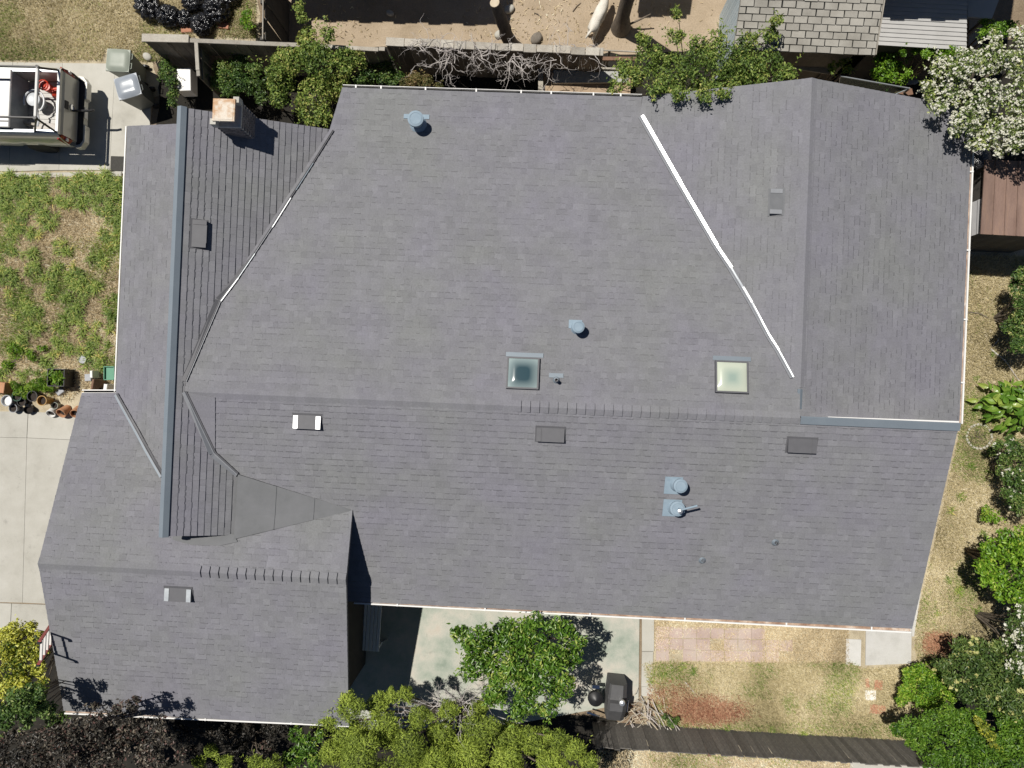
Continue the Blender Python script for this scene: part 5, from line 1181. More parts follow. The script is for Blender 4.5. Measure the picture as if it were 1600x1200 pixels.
# ------------------------------------------------------------------ wheelie bins
def bin_(label, u, v, rz, lid_m, body_m, h=1.05, scale=1.0):
    p = G(u, v, h); r = thing('wheelie_bin', label, 'wheelie bin', (p.x, p.y, 0), rz, 'wheelie bins on the driveway'); w_, d_ = .6 * scale, .62 * scale
    b = MB(); 
    def ring(z, k, off): return [(-w_ / 2 * k, -d_ / 2 * k + off, z), (w_ / 2 * k, -d_ / 2 * k + off, z), (w_ / 2 * k, d_ / 2 * k + off, z), (-w_ / 2 * k, d_ / 2 * k + off, z)]
    v = ring(.06, .74, 0) + ring(.5, .84, 0) + ring(h - .12, .94, 0) + ring(h - .06, .98, 0)
    b.add(v, [(3, 2, 1, 0)] + [(l + i, l + (i + 1) % 4, l + 4 + (i + 1) % 4, l + 4 + i) for l in (0, 4, 8) for i in range(4)]); b.build('body', body_m, r)
    b = MB(); n = 9; vs = []; fs = []
    for i in range(n):
        for j in range(n):
            x, y = -1 + 2 * i / (n - 1), -1 + 2 * j / (n - 1)
            rib = .012 if abs(abs(x) - .5) < .2 and abs(y) < .75 else 0
            vs.append((x * w_ * .52 * (1 - .08 * (abs(y) ** 6)), y * d_ * .53 * (1 - .06 * abs(x) ** 6), h - .05 + .07 * (1 - x ** 4) ** .5 * (1 - y ** 6) ** .5 + rib))
    for i in range(n - 1):
        for j in range(n - 1): fs.append((i * n + j, (i + 1) * n + j, (i + 1) * n + j + 1, i * n + j + 1))
    b.add(vs, fs, 0, None, True)
    b.prism([(-w_ * .5, -d_ * .52, h - .09), (w_ * .5, -d_ * .52, h - .09), (w_ * .5, d_ * .52, h - .09), (-w_ * .5, d_ * .52, h - .09)], (0, 0, .05)); lid = b.build('lid', lid_m, r)
    for s in (-1, 1):
        b = MB(); b.tube([(s * .2 * scale, d_ * .54, h - .08), (s * .2 * scale, d_ * .62, h - .05), (s * .06 * scale, d_ * .62, h - .05), (s * .06 * scale, d_ * .54, h - .08)], .014, 6); b.build('handle', body_m, lid)
        b = MB(); b.lathe([(0, -.03), (.1, -.03), (.1, .03), (0, .03)], 14, Matrix.Translation((s * w_ * .42, d_ * .4, .1)) @ Matrix.Rotation(math.pi / 2, 4, 'Y')); b.build('wheel', M['black'], r)
    return r
M['binolive'] = pm('grey_green_plastic', (.27, .3, .25), (.31, .34, .285), 4, .5)
M['binsilver'] = pm('shiny_grey_plastic', (.27, .3, .34), (.33, .36, .40), 3, .24, spec=.6)
M['bindark'] = pm('dark_grey_plastic', (.1, .11, .105), (.14, .15, .14), 4, .5)
bin_('grey green wheelie bin at the corner of the grass', 183, 93, math.radians(-92), M['binolive'], M['binolive'])
bin_('shiny grey wheelie bin twisted in front of the green one', 198, 134, math.radians(-72), M['binsilver'], M['bindark'])
# white cabinet
cb_ = thing('white_cabinet', 'white metal cabinet standing by the short fence run', 'cabinet', (G(287, 124, .8).x, G(287, 124, .8).y, 0), math.radians(4))
b = MB(); b.bbox((0, 0, .6), (.38, .62, .4), .012); b.build('body', M['white'], cb_)
for x, y in ((-.12, .24), (.12, -.22)):
    b = MB(); b.box((x, y, .803), (.06, .02, .006)); b.build('hinge', M['metal'], cb_)

# ------------------------------------------------------------------ pickup truck
M['paint'] = pm('pale_pewter_paint', (.56, .55, .49), (.58, .57, .51), 2, .32, .1, coat=.6)
M['tyre'] = pm('tyre_rubber', (.02, .02, .02), (.03, .03, .03), 8, .85)
M['glass'] = pm('dark_glass', (.02, .025, .03), (.03, .035, .04), 3, .06, spec=.8)
M['chrome'] = pm('chrome', (.75, .76, .78), None, 3, .15, 1.0)
M['redlens'] = pm('red_lens', (.28, .015, .02), (.35, .03, .03), 8, .25)
M['blacksteel'] = pm('black_steel', (.02, .02, .022), (.03, .03, .032), 8, .4)
M['bedgrey'] = pm('bed_liner_steel', (.38, .37, .35), (.46, .45, .43), 4, .6, .2, fine=.1)
tg = (G(96, 110, 1.35) + G(91, 208, 1.35)) / 2
tk = thing('pickup_truck', 'pale pickup truck with a lumber rack parked on the driveway', 'pickup truck', (tg.x, tg.y, 0), math.radians(180.5))
# local x runs to the front, y to the truck's left (down in the picture)
prof = [(.78, 1.36), (.86, 1.37), (.93, 1.3), (.985, 1.0), (1.0, .82), (.97, .62), (.92, .5)]
def side_shell(s, x0, x1, arch=None):
    b = MB(); xs = [x0 + (x1 - x0) * i / 24 for i in range(25)]; vs = []
    for x in xs:
        for (y, z) in prof:
            zz = z
            if arch:
                dx = abs(x - arch)
                if dx < .47: zz = max(z, .36 + math.sqrt(max(0, .47 ** 2 - dx ** 2)) if z < .9 else z)
            vs.append((x, s * y, zz))
    k = len(prof); fs = [(i * k + j, (i + 1) * k + j, (i + 1) * k + j + 1, i * k + j + 1) if s > 0 else (i * k + j, i * k + j + 1, (i + 1) * k + j + 1, (i + 1) * k + j) for i in range(24) for j in range(k - 1)]
    b.add(vs, fs, 0, None, True); return b
for s in (-1, 1):
    b = side_shell(s, .0, 2.05, 1.1); b.prism([(0, s * .78, .78), (2.05, s * .78, .78), (2.05, s * .78, 1.36), (0, s * .78, 1.36)], (0, s * .02, 0)); b.build('bed_side', M['paint'], tk)
    b = MB(); b.bbox((1.0, s * .82, 1.385), (1.95, .1, .03), .006); b.build('bed_rail', M['metal'], tk)
    b = side_shell(s, 2.07, 5.5, 4.6); b.build('body_side', M['paint'], tk)
b = MB(); b.bbox((1.02, 0, .76), (2.05, 1.54, .04), .004); bf = b.build('bed_floor', M['bedgrey'], tk)
for i in range(13):
    b = MB(); b.bbox((1.02, -.72 + i * .12, .788), (2.0, .06, .016), .004); b.build('floor_rib', M['bedgrey'], bf)
b = MB(); b.bbox((2.06, 0, 1.08), (.05, 1.6, .6), .006); b.build('bed_front_wall', M['paint'], tk)
b = MB(); b.prism([(-.02, -.86, .62), (.03, -.86, .62), (.055, -.86, 1.38), (.0, -.86, 1.38)], (0, 1.72, 0)); b.prism([(-.06, -.84, .64), (-.02, -.84, .62), (-.0, -.84, 1.3), (-.03, -.84, 1.22)], (0, 1.68, 0)); tgate = b.build('tailgate', M['paint'], tk)
b = MB(); b.bbox((.028, 0, 1.388), (.075, 1.7, .02), .004); b.build('tailgate_cap', M['white'], tgate)
b = MB(); b.prism([(-.05, -.11, 1.08), (-.03, -.11, 1.2), (-.03, .11, 1.2), (-.05, .11, 1.08)], (-.015, 0, 0)); b.build('handle', M['black'], tgate)
b = MB(); b.lathe([(.0, 0), (.085, 0), (.095, .012), (.06, .014), (.055, .004), (0, .004)], 16, Matrix.Translation((-.06, .0, .93)) @ Matrix.Rotation(-math.pi / 2, 4, 'Y') @ Matrix.Scale(.8, 4, (1, 0, 0))); b.build('emblem', M['chrome'], tgate)
for s in (-1, 1):
    b = MB(); b.prism([(-.035, s * .845, .84), (.08, s * .975, .84), (.1, s * .955, 1.26), (-.015, s * .85, 1.27)], (-.02, s * .03, .0)); b.build('tail_light', M['redlens'], tk)
    b = MB(); b.box((-.04, s * .915, 1.05), (.03, .08, .09)); b.build('reverse_lamp', M['white'], tk)
# bumper with a step in the middle
b = MB(); z0, z1 = .46, .66
b.prism([(-.02, -1.0, z0), (-.16, -.98, z0), (-.27, -.82, z0), (-.27, -.38, z0), (-.2, -.32, z0), (-.2, .32, z0), (-.27, .38, z0), (-.27, .82, z0), (-.16, .98, z0), (-.02, 1.0, z0)], (0, 0, z1 - z0)); bp_ = b.build('bumper', M['paint'], tk)
b = MB(); b.prism([(-.04, -.92, z1 + .001), (-.14, -.9, z1 + .001), (-.22, -.78, z1 + .001), (-.22, .78, z1 + .001), (-.14, .9, z1 + .001), (-.04, .92, z1 + .001)], (0, 0, .012)); b.build('step_pad', M['black'], bp_)
b = MB(); b.box((-.215, 0, .56), (.012, .3, .14)); b.build('number_plate', M['white'], bp_)
# cab
cabp = [(2.1, 1.36), (2.2, 1.84), (2.35, 1.93), (3.4, 1.95), (3.7, 1.88), (4.35, 1.32), (4.35, .9), (2.1, .9)]
b = MB()
def cabring(y, k): return [(x, y * (1 - .16 * max(0, (z - 1.3)) / .6), z) for x, z in cabp]
A_, B2 = cabring(-.95, 0), cabring(.95, 0); n = len(cabp)
b.add(A_ + B2, [tuple(range(n)), tuple(range(n, 2 * n))[::-1]] + [(i, n + i, n + (i + 1) % n, (i + 1) % n) for i in range(n)]); b.f = [f[::-1] for f in b.f]; b.build('cab', M['paint'], tk)
b = MB(); b.bbox((2.85, 0, 1.956), (1.0, 1.28, .03), .01); rf = b.build('cab_roof', M['white'], tk)
for s in (-1, 1):
    b = MB(); b.bbox((2.85, s * .66, 1.965), (1.05, .03, .03), .004); b.build('roof_rail', M['blacksteel'], rf)
b = MB(); b.prism([(2.105, -.7, 1.43), (2.105, .7, 1.43), (2.185, .66, 1.8), (2.185, -.66, 1.8)], (-.012, 0, .004)); b.build('rear_window', M['glass'], tk)
b = MB(); b.prism([(4.3, -.8, 1.38), (4.3, .8, 1.38), (3.74, .72, 1.86), (3.74, -.72, 1.86)], (.02, 0, .012)); b.build('windscreen', M['glass'], tk)
for s in (-1, 1):
    for x0, x1 in ((2.3, 3.0), (3.06, 4.0)):
        b = MB(); y0, y1 = .945, .835; b.prism([(x0, s * y0, 1.38), (x1 + .1, s * y0, 1.38), (x1 - .1, s * y1, 1.82), (x0 + .05, s * y1, 1.82)], (0, s * .012, 0)); b.build('side_window', M['glass'], tk)
b = MB(); b.bbox((4.95, 0, 1.17), (1.2, 1.75, .3), .08); b.bbox((5.45, 0, .8), (.3, 1.8, .6), .05); b.build('bonnet', M['paint'], tk)
b = MB(); b.box((2.7, 0, .55), (5.2, 1.2, .2)); b.build('chassis', M['black'], tk)
for x in (1.1, 4.6):
    for s in (-1, 1):
        Tw = Matrix.Translation((x, s * .84, .38)) @ Matrix.Rotation(-s * math.pi / 2, 4, 'X')
        b = MB(); b.lathe([(.2, -.12), (.36, -.12), (.385, -.07), (.385, .07), (.36, .12), (.2, .12)], 22, Tw); wh = b.build('wheel', M['tyre'], tk)
        b = MB(); b.lathe([(0, .06), (.06, .1), (.17, .06), (.21, .12), (.21, -.1)], 16, Tw); b.build('rim', M['metal'], wh)
# lumber rack
b = MB(); y1, y2 = .7, -.62; zt = 2.02; xb = .16
b.tube([(xb, y2, zt), (xb, y1, zt)], .042, 8); rack = b.build('rack_crossbar', M['white'], tk)
for y, s in ((y1, 1), (y2, -1)):
    b = MB(); b.tube([(.04, s * .83, 1.39), (xb, y, zt - .03)], .03, 6); b.build('rack_leg', M['blacksteel'], rack)
    b = MB(); b.tube([(.62, s * .83, 1.39), (xb, y, zt - .03)], .026, 6); b.build('rack_leg', M['blacksteel'], rack)
    b = MB(); b.tube([(xb, y, zt + .02), (4.1, y, zt + .06)], .028, 6); b.build('rack_bar', M['blacksteel'], rack)
    b = MB(); b.tube([(1.95, s * .83, 1.39), (1.95, y, zt)], .028, 6); b.build('rack_leg', M['blacksteel'], rack)
    b = MB(); b.lathe([(.05, -.04), (.05, .04)], 8, Matrix.Translation((xb, y, zt))); b.build('rack_clamp', M['black'], rack)
tkw = Matrix.Translation(tk.location) @ Matrix.Rotation(math.radians(180.5), 4, 'Z')
def onbed(x, y, z): return tkw @ Vector((x, y, z))
M['redplastic'] = pm('red_plastic', (.5, .035, .012), (.6, .05, .02), 5, .4)
M['hose'] = pm('white_hose', (.5, .52, .54), (.6, .62, .64), 8, .4)
M['cloth'] = pm('dirty_white_cloth', (.45, .42, .38), (.62, .59, .56), 6, .9)
M['bucketgrey'] = pm('grey_bucket', (.2, .22, .24), (.27, .29, .31), 6, .4)
ZBF = .797
b0_ = onbed(.28, -.42, ZBF)
gc = thing('fuel_can', 'red plastic fuel can in the truck bed by the tailgate', 'fuel can', b0_, .2)
b = MB(); b.bbox((0, 0, .14), (.36, .22, .28), .04); b.build('body', M['redplastic'], gc)
b = MB(); b.tube([(-.1, 0, .28), (-.1, 0, .34), (.06, 0, .34), (.06, 0, .28)], .02, 7); b.build('handle', M['redplastic'], gc)
b = MB(); b.tube([(.13, 0, .27), (.17, 0, .33), (.26, .04, .4)], [.028, .02, .012], 8); b.build('spout', pm('yellow_plastic', (.6, .42, .05), None, 4, .4), gc)
rh = thing('red_hose', 'coil of red hose beside the fuel can in the truck bed', 'hose', onbed(.6, -.52, ZBF))
b = MB(); b.tube([(.13 * math.cos(t * .5), .13 * math.sin(t * .5), .05 + .006 * t + .25) for t in range(26)], .017, 6); b.lathe([(.11, 0), (.12, .28), (0, .29)], 14); b.build('coil', M['redplastic'], rh)
bk = thing('bucket', 'round grey bucket with a lid in the truck bed', 'bucket', onbed(.86, -.12, ZBF))
b = MB(); b.lathe([(.14, 0), (.17, .36)], 20); b.build('body', M['bucketgrey'], bk)
b = MB(); b.lathe([(.18, .35), (.18, .385), (.165, .39), (.13, .375), (0, .37)], 20); b.build('lid', M['hose'], bk)
ho = thing('white_hose', 'loop of pale hose curled around the grey bucket', 'hose', onbed(.88, -.1, ZBF))
b = MB(); b.tube([(.27 * math.cos(t), .3 * math.sin(t), .3 + .01 * t) for t in [i * .35 - 1 for i in range(14)]], .026, 7); b.tube([(.1, -.25, .33), (.15, -.5, .3), (.12, -.68, .3)], .026, 7); b.build('hose', M['hose'], ho)
cl_ = thing('crumpled_cloth', 'crumpled dirty white cloth in the truck bed corner', 'cloth', onbed(.55, .58, ZBF))
P, F = lump(16, .3, (1.6, .55, .35), 5, .3, 9); fastmesh('cloth', P, F, np.zeros(len(F)), M['cloth'], cl_)
pl_ = thing('black_pole', 'black pole lying across the truck bed', 'pole', onbed(.1, .05, ZBF))
b = MB(); b.tube([(0, 0, .05), (.6, .02, .06), (.72, .05, .06)], .035, 8); b.build('pole', M['black'], pl_)
lu = thing('scrap_pieces', 'pale scrap wood pieces lying by the cab in the truck bed', 'scrap wood', onbed(.95, .5, ZBF))
for i in range(5):
    b = MB(); b.bbox((random.uniform(-.15, .15), random.uniform(-.12, .1), .03 + i * .03), (.35, .06, .03), .004, rz=random.uniform(-.5, .5)); b.build('scrap', M['capwood'], lu)
tc_ = thing('tool_chest', 'white tool chest across the front of the truck bed', 'tool chest', onbed(1.62, 0, ZBF), math.radians(180.5))
b = MB(); b.bbox((0, 0, .34), (.7, 1.5, .68), .01); b.build('chest', M['bucketgrey'], tc_)
b = MB(); b.bbox((0, 0, .71), (.76, 1.54, .06), .012); ld_ = b.build('lid', M['white'], tc_)
for y in (-.5, .62):
    b = MB(); b.box((0, y, .742), (.74, .03, .012)); b.build('lid_strap', M['blacksteel'], ld_)
dm = thing('doormat', 'dark doormat at the house end of the upper driveway', 'doormat', (G(188, 256, .03).x, G(188, 256, .03).y, .032))
b = MB(); b.bbox((0, 0, .01), (.55, .42, .02), .004); b.build('mat', pm('mat_fibre', (.045, .043, .04), (.07, .068, .06), 30, .95, fine=.2), dm)
# ------------------------------------------------------------------ things round the back fence
cr = thing('open_crate', 'large open brown panel crate below the fence end', 'crate', (G(912, 126, 0).x, G(912, 126, 0).y, 0), 0.0)
o_ = cr.location.copy(); hc = .75
q = [G(841, 103, hc) - o_, G(985, 106, hc) - o_, G(985, 160, hc) - o_, G(841, 160, hc) - o_]
for p in q: p.z = 0
M['hard'] = pm('tan_hardboard', (.33, .24, .16), (.4, .3, .2), 2, .8, fine=.06)
M['hardpale'] = pm('pale_hardboard', (.34, .31, .26), (.4, .37, .31), 2, .8, fine=.06)
b = MB(); b.prism([p + Vector((0, 0, .55)) for p in q[::-1]], (0, 0, .03)); b.build('floor_panel', M['hard'], cr)
for i in range(4):
    a_, c_ = q[i], q[(i + 1) % 4]; d_ = (c_ - a_).normalized(); nn = Vector((-d_.y, d_.x, 0)) * .05
    b = MB(); b.prism([a_, c_, c_ + Vector((0, 0, hc)), a_ + Vector((0, 0, hc))], -nn if i != 3 else nn * -2.6); b.build('side_panel', M['hardpale'] if i in (0, 3) else M['hard'], cr)
b = MB(); b.prism([q[0] + Vector((.42, -.06, .59)), q[1] + Vector((0, -.06, .59)), q[1] + Vector((0, -.36, .59)), q[0] + Vector((.42, -.42, .59))], (0, 0, .09)); b.build('inner_board', pm('grey_board', (.36, .36, .34), (.42, .42, .39), 2, .8), cr)
for (nm, lb, u, v, z, d, m, rz) in (('timber_plank', 'grey timber plank end jutting out right of the fence end', 966, 92, .8, (1.0, .1, .05), 'brownwood', .02), ('timber_plank', 'thin pale batten beside the fence end', 975, 80, .9, (1.1, .03, .03), 'capwood', -.02),
      ('timber_plank', 'brown plank lying between shrub and shed eave', 1268, 106, 1.0, (1.05, .2, .04), 'capwood', -.13), ('timber_plank', 'dark plank lying under the glass pane corner', 1412, 146, 1.2, (.45, .16, .04), 'brownwood', .25)):
    p = G(u, v, z); r = thing(nm, lb, 'plank', (p.x, p.y, 0), rz); b = MB(); b.bbox((0, 0, z), d, .004); b.build('plank', M[m], r)
    b = MB(); b.box((-d[0] * .35, 0, z / 2), (.06, .05, z - .03)); b.box((d[0] * .35, 0, z / 2), (.06, .05, z - .03)); b.build('support', M['oldwood'], r)
gp = thing('glass_pane', 'framed sheet of clear glass leaning by the roof edge', 'glass pane', (G(1365, 130, 0).x, G(1365, 130, 0).y, 0)); o_ = gp.location.copy()
g0, g1, g2, g3 = G(1313, 119, 1.5) - o_, G(1421, 138, 1.5) - o_, G(1380, 155, 1.1) - o_, G(1310, 138, 1.1) - o_
b = MB(); b.prism([g0, g1, g2, g3], (0, 0, .008)); b.build('glass', glassmat('clear_glass', (.55, .68, .62), .1), gp)
b = MB(); b.tube([g0, g1], .02, 6); b.tube([g1, g2], .014, 6); b.tube([g2, g3], .014, 6); b.tube([g3, g0], .014, 6); b.build('frame', M['metal'], gp)
b = MB(); b.tube([(g0.x, g0.y, 0), g0], .03, 6); b.tube([(g1.x, g1.y, 0), g1], .03, 6); b.build('stand', M['oldwood'], gp)
for (u, v, d, lb, m) in ((1435, 106, (.27, .36, .3), 'pale tan carton on the dark sheet near the white blossom', 'dust'),):
    p = G(u, v, .4); r = thing('carton', lb, 'carton', (p.x, p.y, 0), .35); b = MB(); b.bbox((0, 0, .35), (d[0], d[1], .5), .006); b.build('carton_body', M[m], r)
p = G(1425, 105, .15); r = thing('tarpaulin', 'crumpled blue grey sheet around the pale carton', 'tarpaulin', (p.x, p.y, 0)); P, F = lump(18, .42, (1.0, 1.1, .25), 77, .25, 8)
fastmesh('sheet', P, F, np.zeros(len(F)), pm('blue_grey_sheet', (.1, .12, .15), (.2, .22, .25), 5, .5), r)
p = G(1378, 88, .6); r = thing('white_board', 'narrow white board standing at the end of the lean-to', 'board', (p.x, p.y, 0), .1); b = MB(); b.bbox((0, 0, .6), (.1, .5, 1.2), .004); b.build('board', M['white'], r)
for (u, v, sc, lb) in ((772 + 24, 16, .13, 'pale stone by the sawn-off trunk'), (838, 62, .16, 'dark grey block lying just behind the fence'), (610, 22, .1, 'small pale stone in the shaded part of the yard'), (232, 90, .12, 'pale yellow stone on the grass beside the bins'), (780, 55, .12, 'pale stone at the foot of the leaning trunk')):
    p = G(u, v, 0); r = thing('stone', lb, 'stone', (p.x, p.y, 0), random.uniform(0, 3)); P, F = lump(8, sc, (1.2, .9, .6), int(u), .2, 3); fastmesh('rock', P, F, np.zeros(len(F)), M['concrete'] if u != 838 else M['oldwood'], r)
for (u0, v0, u1, v1, lb) in ((922, 22, 938, 18, 'thin stick lying left of the white dog'), (895, 18, 908, 4, 'thin stick near the top of the dusty yard'), (835, 20, 846, 28, 'short stick in the middle of the dusty yard')):
    a_, c_ = G(u0, v0, .02), G(u1, v1, .02); r = thing('stick', lb, 'stick', a_); b = MB(); b.tube([(0, 0, .0), (c_ - a_) * .5 + Vector((0, .03, .01)), c_ - a_], [.014, .012, .006], 6); b.build('twig', M['bark'], r)

# ------------------------------------------------------------------ ladder against the garage
lp0 = G(77, 993, 2.7); lr = P_gl
la = thing('ladder', 'red tipped white ladder leaning on the garage edge', 'ladder', (lp0.x - .46 * 2.7, lp0.y, 0))
o_ = la.location.copy(); w2 = .26
foot = Vector((0, 0, 0)); topv = Vector((.46 * 3.9, .02, 3.9)); dv = topv
M['ladder'] = pm('pale_fibreglass', (.6, .58, .55), (.68, .66, .63), 6, .5)
M['ladderred'] = pm('red_fibreglass', (.4, .05, .05), (.48, .08, .07), 6, .5)
for s in (-1, 1):
    off = Vector((0, s * w2, 0))
    b = MB(); b.prism([foot + off, foot + off + Vector((.075, 0, 0)), topv + off + Vector((.075, 0, 0)), topv + off], (0, .03, 0)); rl = b.build('stile', M['ladderred'], la)
    b = MB(); b.bbox((topv.x + .035, s * w2 + .012, 3.9), (.09, .045, .06), .006); b.build('stile_cap', M['black'], rl)
for i in range(12):
    t = (i + .6) / 12.3
    b = MB(); c_ = dv * t; b.bbox((c_.x + .04, .012, c_.z), (.06, 2 * w2, .028), .006); b.build('rung', M['ladder'], la)

# ------------------------------------------------------------------ pots in the corner
M['terracotta'] = pm('terracotta', (.42, .2, .1), (.55, .3, .17), 6, .85, fine=.1)
M['yellowglaze'] = pm('ochre_glaze', (.4, .22, .05), (.5, .3, .09), 8, .4)
M['greenglaze'] = pm('green_plastic', (.015, .06, .035), (.02, .08, .05), 8, .45)
M['potsoil'] = pm('potting_soil', (.02, .015, .012), (.045, .035, .028), 20, .95)
M['greyglaze'] = pm('grey_glaze', (.3, .31, .33), (.4, .41, .43), 6, .35)
PG = 'plant pots lined up along the edge of the lower driveway'
def pot(label, u, v, r, h, m, fill=None, z0=0, tilt=None, plant=None):
    p = G(u, v, h); R = S(r, h); root = thing('plant_pot', label, 'plant pot', (p.x, p.y, z0), 0, PG)
    if tilt: root.rotation_euler = (tilt[0], tilt[1], 0)
    b = MB(); b.lathe([(R * .68, 0), (R * .94, h * .82), (R * 1.0, h * .84), (R * 1.02, h), (R * .9, h), (R * .86, h * .8), (R * .84, h * .72)], 18); b.build('body', m, root)
    b = MB(); b.lathe([(R * .86, h * .72), (R * .5, h * .75), (0, h * .76)], 14); b.build('soil', fill or M['potsoil'], root)
    return root
pot('grey rimmed pot full of white gravel', 10, 626, 9, .3, M['greyglaze'], M['white'])
pot('dark green pot between the grey one and the round black one', 26, 619, 8, .26, M['greenglaze'])
pot('round black pot with a thin pale rim', 50, 619, 8.5, .34, M['black'])
pot('ochre glazed pot with a dark mouth', 65, 626, 8, .4, M['yellowglaze'])
pot('small dark pot toppled beside white scraps', 40, 636, 7, .22, M['black'], tilt=(.4, .3))
pot('white pot tipped towards the driveway', 76, 638, 7, .25, M['white'], tilt=(.7, .1))
pot('terracotta pot leaning over the driveway edge', 96, 637, 8, .3, M['terracotta'], tilt=(.6, -.2))
pot('terracotta pot half under the garage roof edge', 113, 638, 7.5, .28, M['terracotta'], tilt=(.6, .2))
pot('small greenish pot behind the tipped white pot', 85, 634, 5.5, .2, M['binolive'])
pot('dark pot at the left edge of the row', 20, 638, 7, .2, M['greyglaze'])
pot('dark pot showing behind the row', 33, 628, 7, .2, M['black'])
def box_planter(label, u, v, w_, d_, h, m):
    p = G(u, v, h); r = thing('planter', label, 'planter', (p.x, p.y, 0), .02)
    b = MB(); t = .02
    for c, dd in (((-w_ / 2, 0), (t, d_)), ((w_ / 2, 0), (t, d_)), ((0, -d_ / 2), (w_ + t, t)), ((0, d_ / 2), (w_ + t, t))): b.box((c[0], c[1], h / 2), (dd[0], dd[1], h))
    b.build('sides', m, r); b = MB(); b.box((0, 0, h * .35), (w_ - t, d_ - t, h * .7)); b.build('soil', M['potsoil'], r)
    C = rng.normal(size=(420, 3)) * np.array([w_ * .2, d_ * .2, .08]) + np.array([0, 0, h * .85]); N = np.tile([0, 0, 1.0], (420, 1))
    P, F = leaves(C, N, np.full(420, .11) * rng.uniform(.6, 1.3, 420), .25, .2, .5); stuff(fastmesh('plant', P, F, np.clip(.5 + rng.normal(size=len(F)) * .25, 0, 1), LM['bright'], r))
    return r
box_planter('square black planter with a leafy plant on the lawn edge', 87, 590, .47, .47, .5, M['black'])
gcx = thing('plastic_crate', 'green plastic crate tucked under the house gutter', 'crate', (G(170, 583, .5).x, G(170, 583, .5).y, 0), .05)
M['mintplastic'] = pm('mint_green_plastic', (.05, .22, .13), (.08, .28, .17), 8, .5)
b = MB(); w_, d_, h = .28, .36, .5
for c, dd in (((-w_ / 2, 0), (.02, d_)), ((w_ / 2, 0), (.02, d_)), ((0, -d_ / 2), (w_ + .02, .02)), ((0, d_ / 2), (w_ + .02, .02))): b.box((c[0], c[1], h / 2), (dd[0], dd[1], h))
b.box((0, 0, h - .07), (w_, d_, .02)); b.build('sides', M['mintplastic'], gcx)
for (u, v, z, d, m, lb, nm) in ((153, 608, .3, (.06, .55, .6), 'brownwood', 'brown board standing between the crate and the small pots', 'board'), (172, 610, .25, (.1, .35, .5), 'white', 'white board by the green crate', 'board'), (160, 612, .15, (.25, .2, .3), 'black', 'black box at the foot of the brown board', 'box'),
        (142, 590, .2, (.18, .2, .35), 'greyglaze', 'grey block with a pale top beside the small pots', 'block'), (148, 585, .25, (.07, .2, .42), 'white', 'narrow white tile standing behind the grey block', 'tile'), (95, 612, .1, (.22, .14, .15), 'greyglaze', 'grey metal tray tilted by the black planter', 'tray'),
        (2, 605, .2, (.4, .3, .35), 'terracotta', 'orange box at the left picture edge', 'box'), (46, 634, .05, (.16, .08, .06), 'white', 'white plastic scrap between the pots', 'scrap')):
    p = G(u, v, z); r = thing('garden_' + nm, lb, nm, (p.x, p.y, 0), random.uniform(-.15, .15) if nm != 'tray' else .7); b = MB(); b.bbox((0, 0, d[2] / 2), d, .01); b.build(nm + '_body', M[m], r)
p = G(131, 562, .05); r = thing('stepping_stone', 'round grey stepping stone in the front lawn', 'stepping stone', (p.x, p.y, 0)); b = MB(); b.lathe([(.115, 0), (.12, .1), (.11, .12), (0, .12)], 18); b.build('disc', M['greyglaze'], r)

# ------------------------------------------------------------------ patio things
bn = thing('garden_bench', 'grey slatted bench in the shade under the rear eave', 'bench', (G(577, 975, .45).x, G(577, 975, .45).y, 0), math.radians(-1)); hb = .46
M['benchpaint'] = pm('grey_blue_bench_paint', (.8, .82, .83), (.84, .86, .87), 4, .6)
for i in range(5):
    b = MB(); b.bbox((-.13 + i * .1, .15, hb), (.085, 1.75, .03), .006); b.build('seat_slat', M['benchpaint'], bn)
for i in range(4):
    b = MB(); b.bbox((-.24 - i * .03, .12, hb + .1 + i * .1), (.03, 1.85, .085), .006); b.build('back_slat', M['benchpaint'], bn)
for y in (-.62, .9):
    for x in (-.22, .28): b = MB(); b.bbox((x, y, hb / 2 - .01), (.06, .06, hb - .03), .006); b.build('leg', M['benchpaint'], bn)
    b = MB(); b.prism([(-.27, y, hb - .02), (-.22, y, hb - .02), (-.33, y, hb + .5), (-.38, y, hb + .5)], (0, .05, 0)); b.build('back_post', M['benchpaint'], bn)
b = MB(); b.tube([(.3, -.6, .05), (.45, -.5, .08)], .025, 6); b.build('foot', M['capwood'], bn)
# smoker under a grey cover
sm = thing('covered_smoker', 'barbecue smoker under a charcoal cover with silver chimney cap', 'barbecue', (G(963, 1090, .6).x, G(963, 1090, .6).y, 0), math.radians(-3))
M['cover'] = pm('charcoal_cover', (.075, .075, .078), (.1, .1, .103), 5, .7, bump=.15, bscale=9)
b = MB(); W0 = .25
secs = [(-.62, .02, .2, .15), (-.60, .02, .24, .62), (-.2, .0, .26, 1.0), (.02, .0, .26, 1.04), (.06, 0, .26, .92), (.2, 0, .245, .9), (.44, 0, .235, .88), (.45, 0, .235, .15)]
vs = []
for y, x, w_, z in secs: vs += [(x - w_, y, .1), (x - w_ * .98, y, z * .9), (x - w_ * .8, y, z), (x + w_ * .5, y, z), (x + w_ * .98, y, z * .84), (x + w_, y, .1)]
fs = [(i * 6 + j, i * 6 + j + 1, (i + 1) * 6 + j + 1, (i + 1) * 6 + j) for i in range(len(secs) - 1) for j in range(5)] + [tuple(range(6)), tuple(range((len(secs) - 1) * 6, len(secs) * 6))[::-1]]
b.add(vs, fs); b.f = [f[::-1] for f in b.f]; b.build('cover', M['cover'], sm)
b = MB(); b.lathe([(.04, .8), (.045, 1.12), (.085, 1.13), (.07, 1.18), (0, 1.2)], 14, Matrix.Translation((.08, .1, 0))); b.build('chimney_cap', M['shiny'], sm)
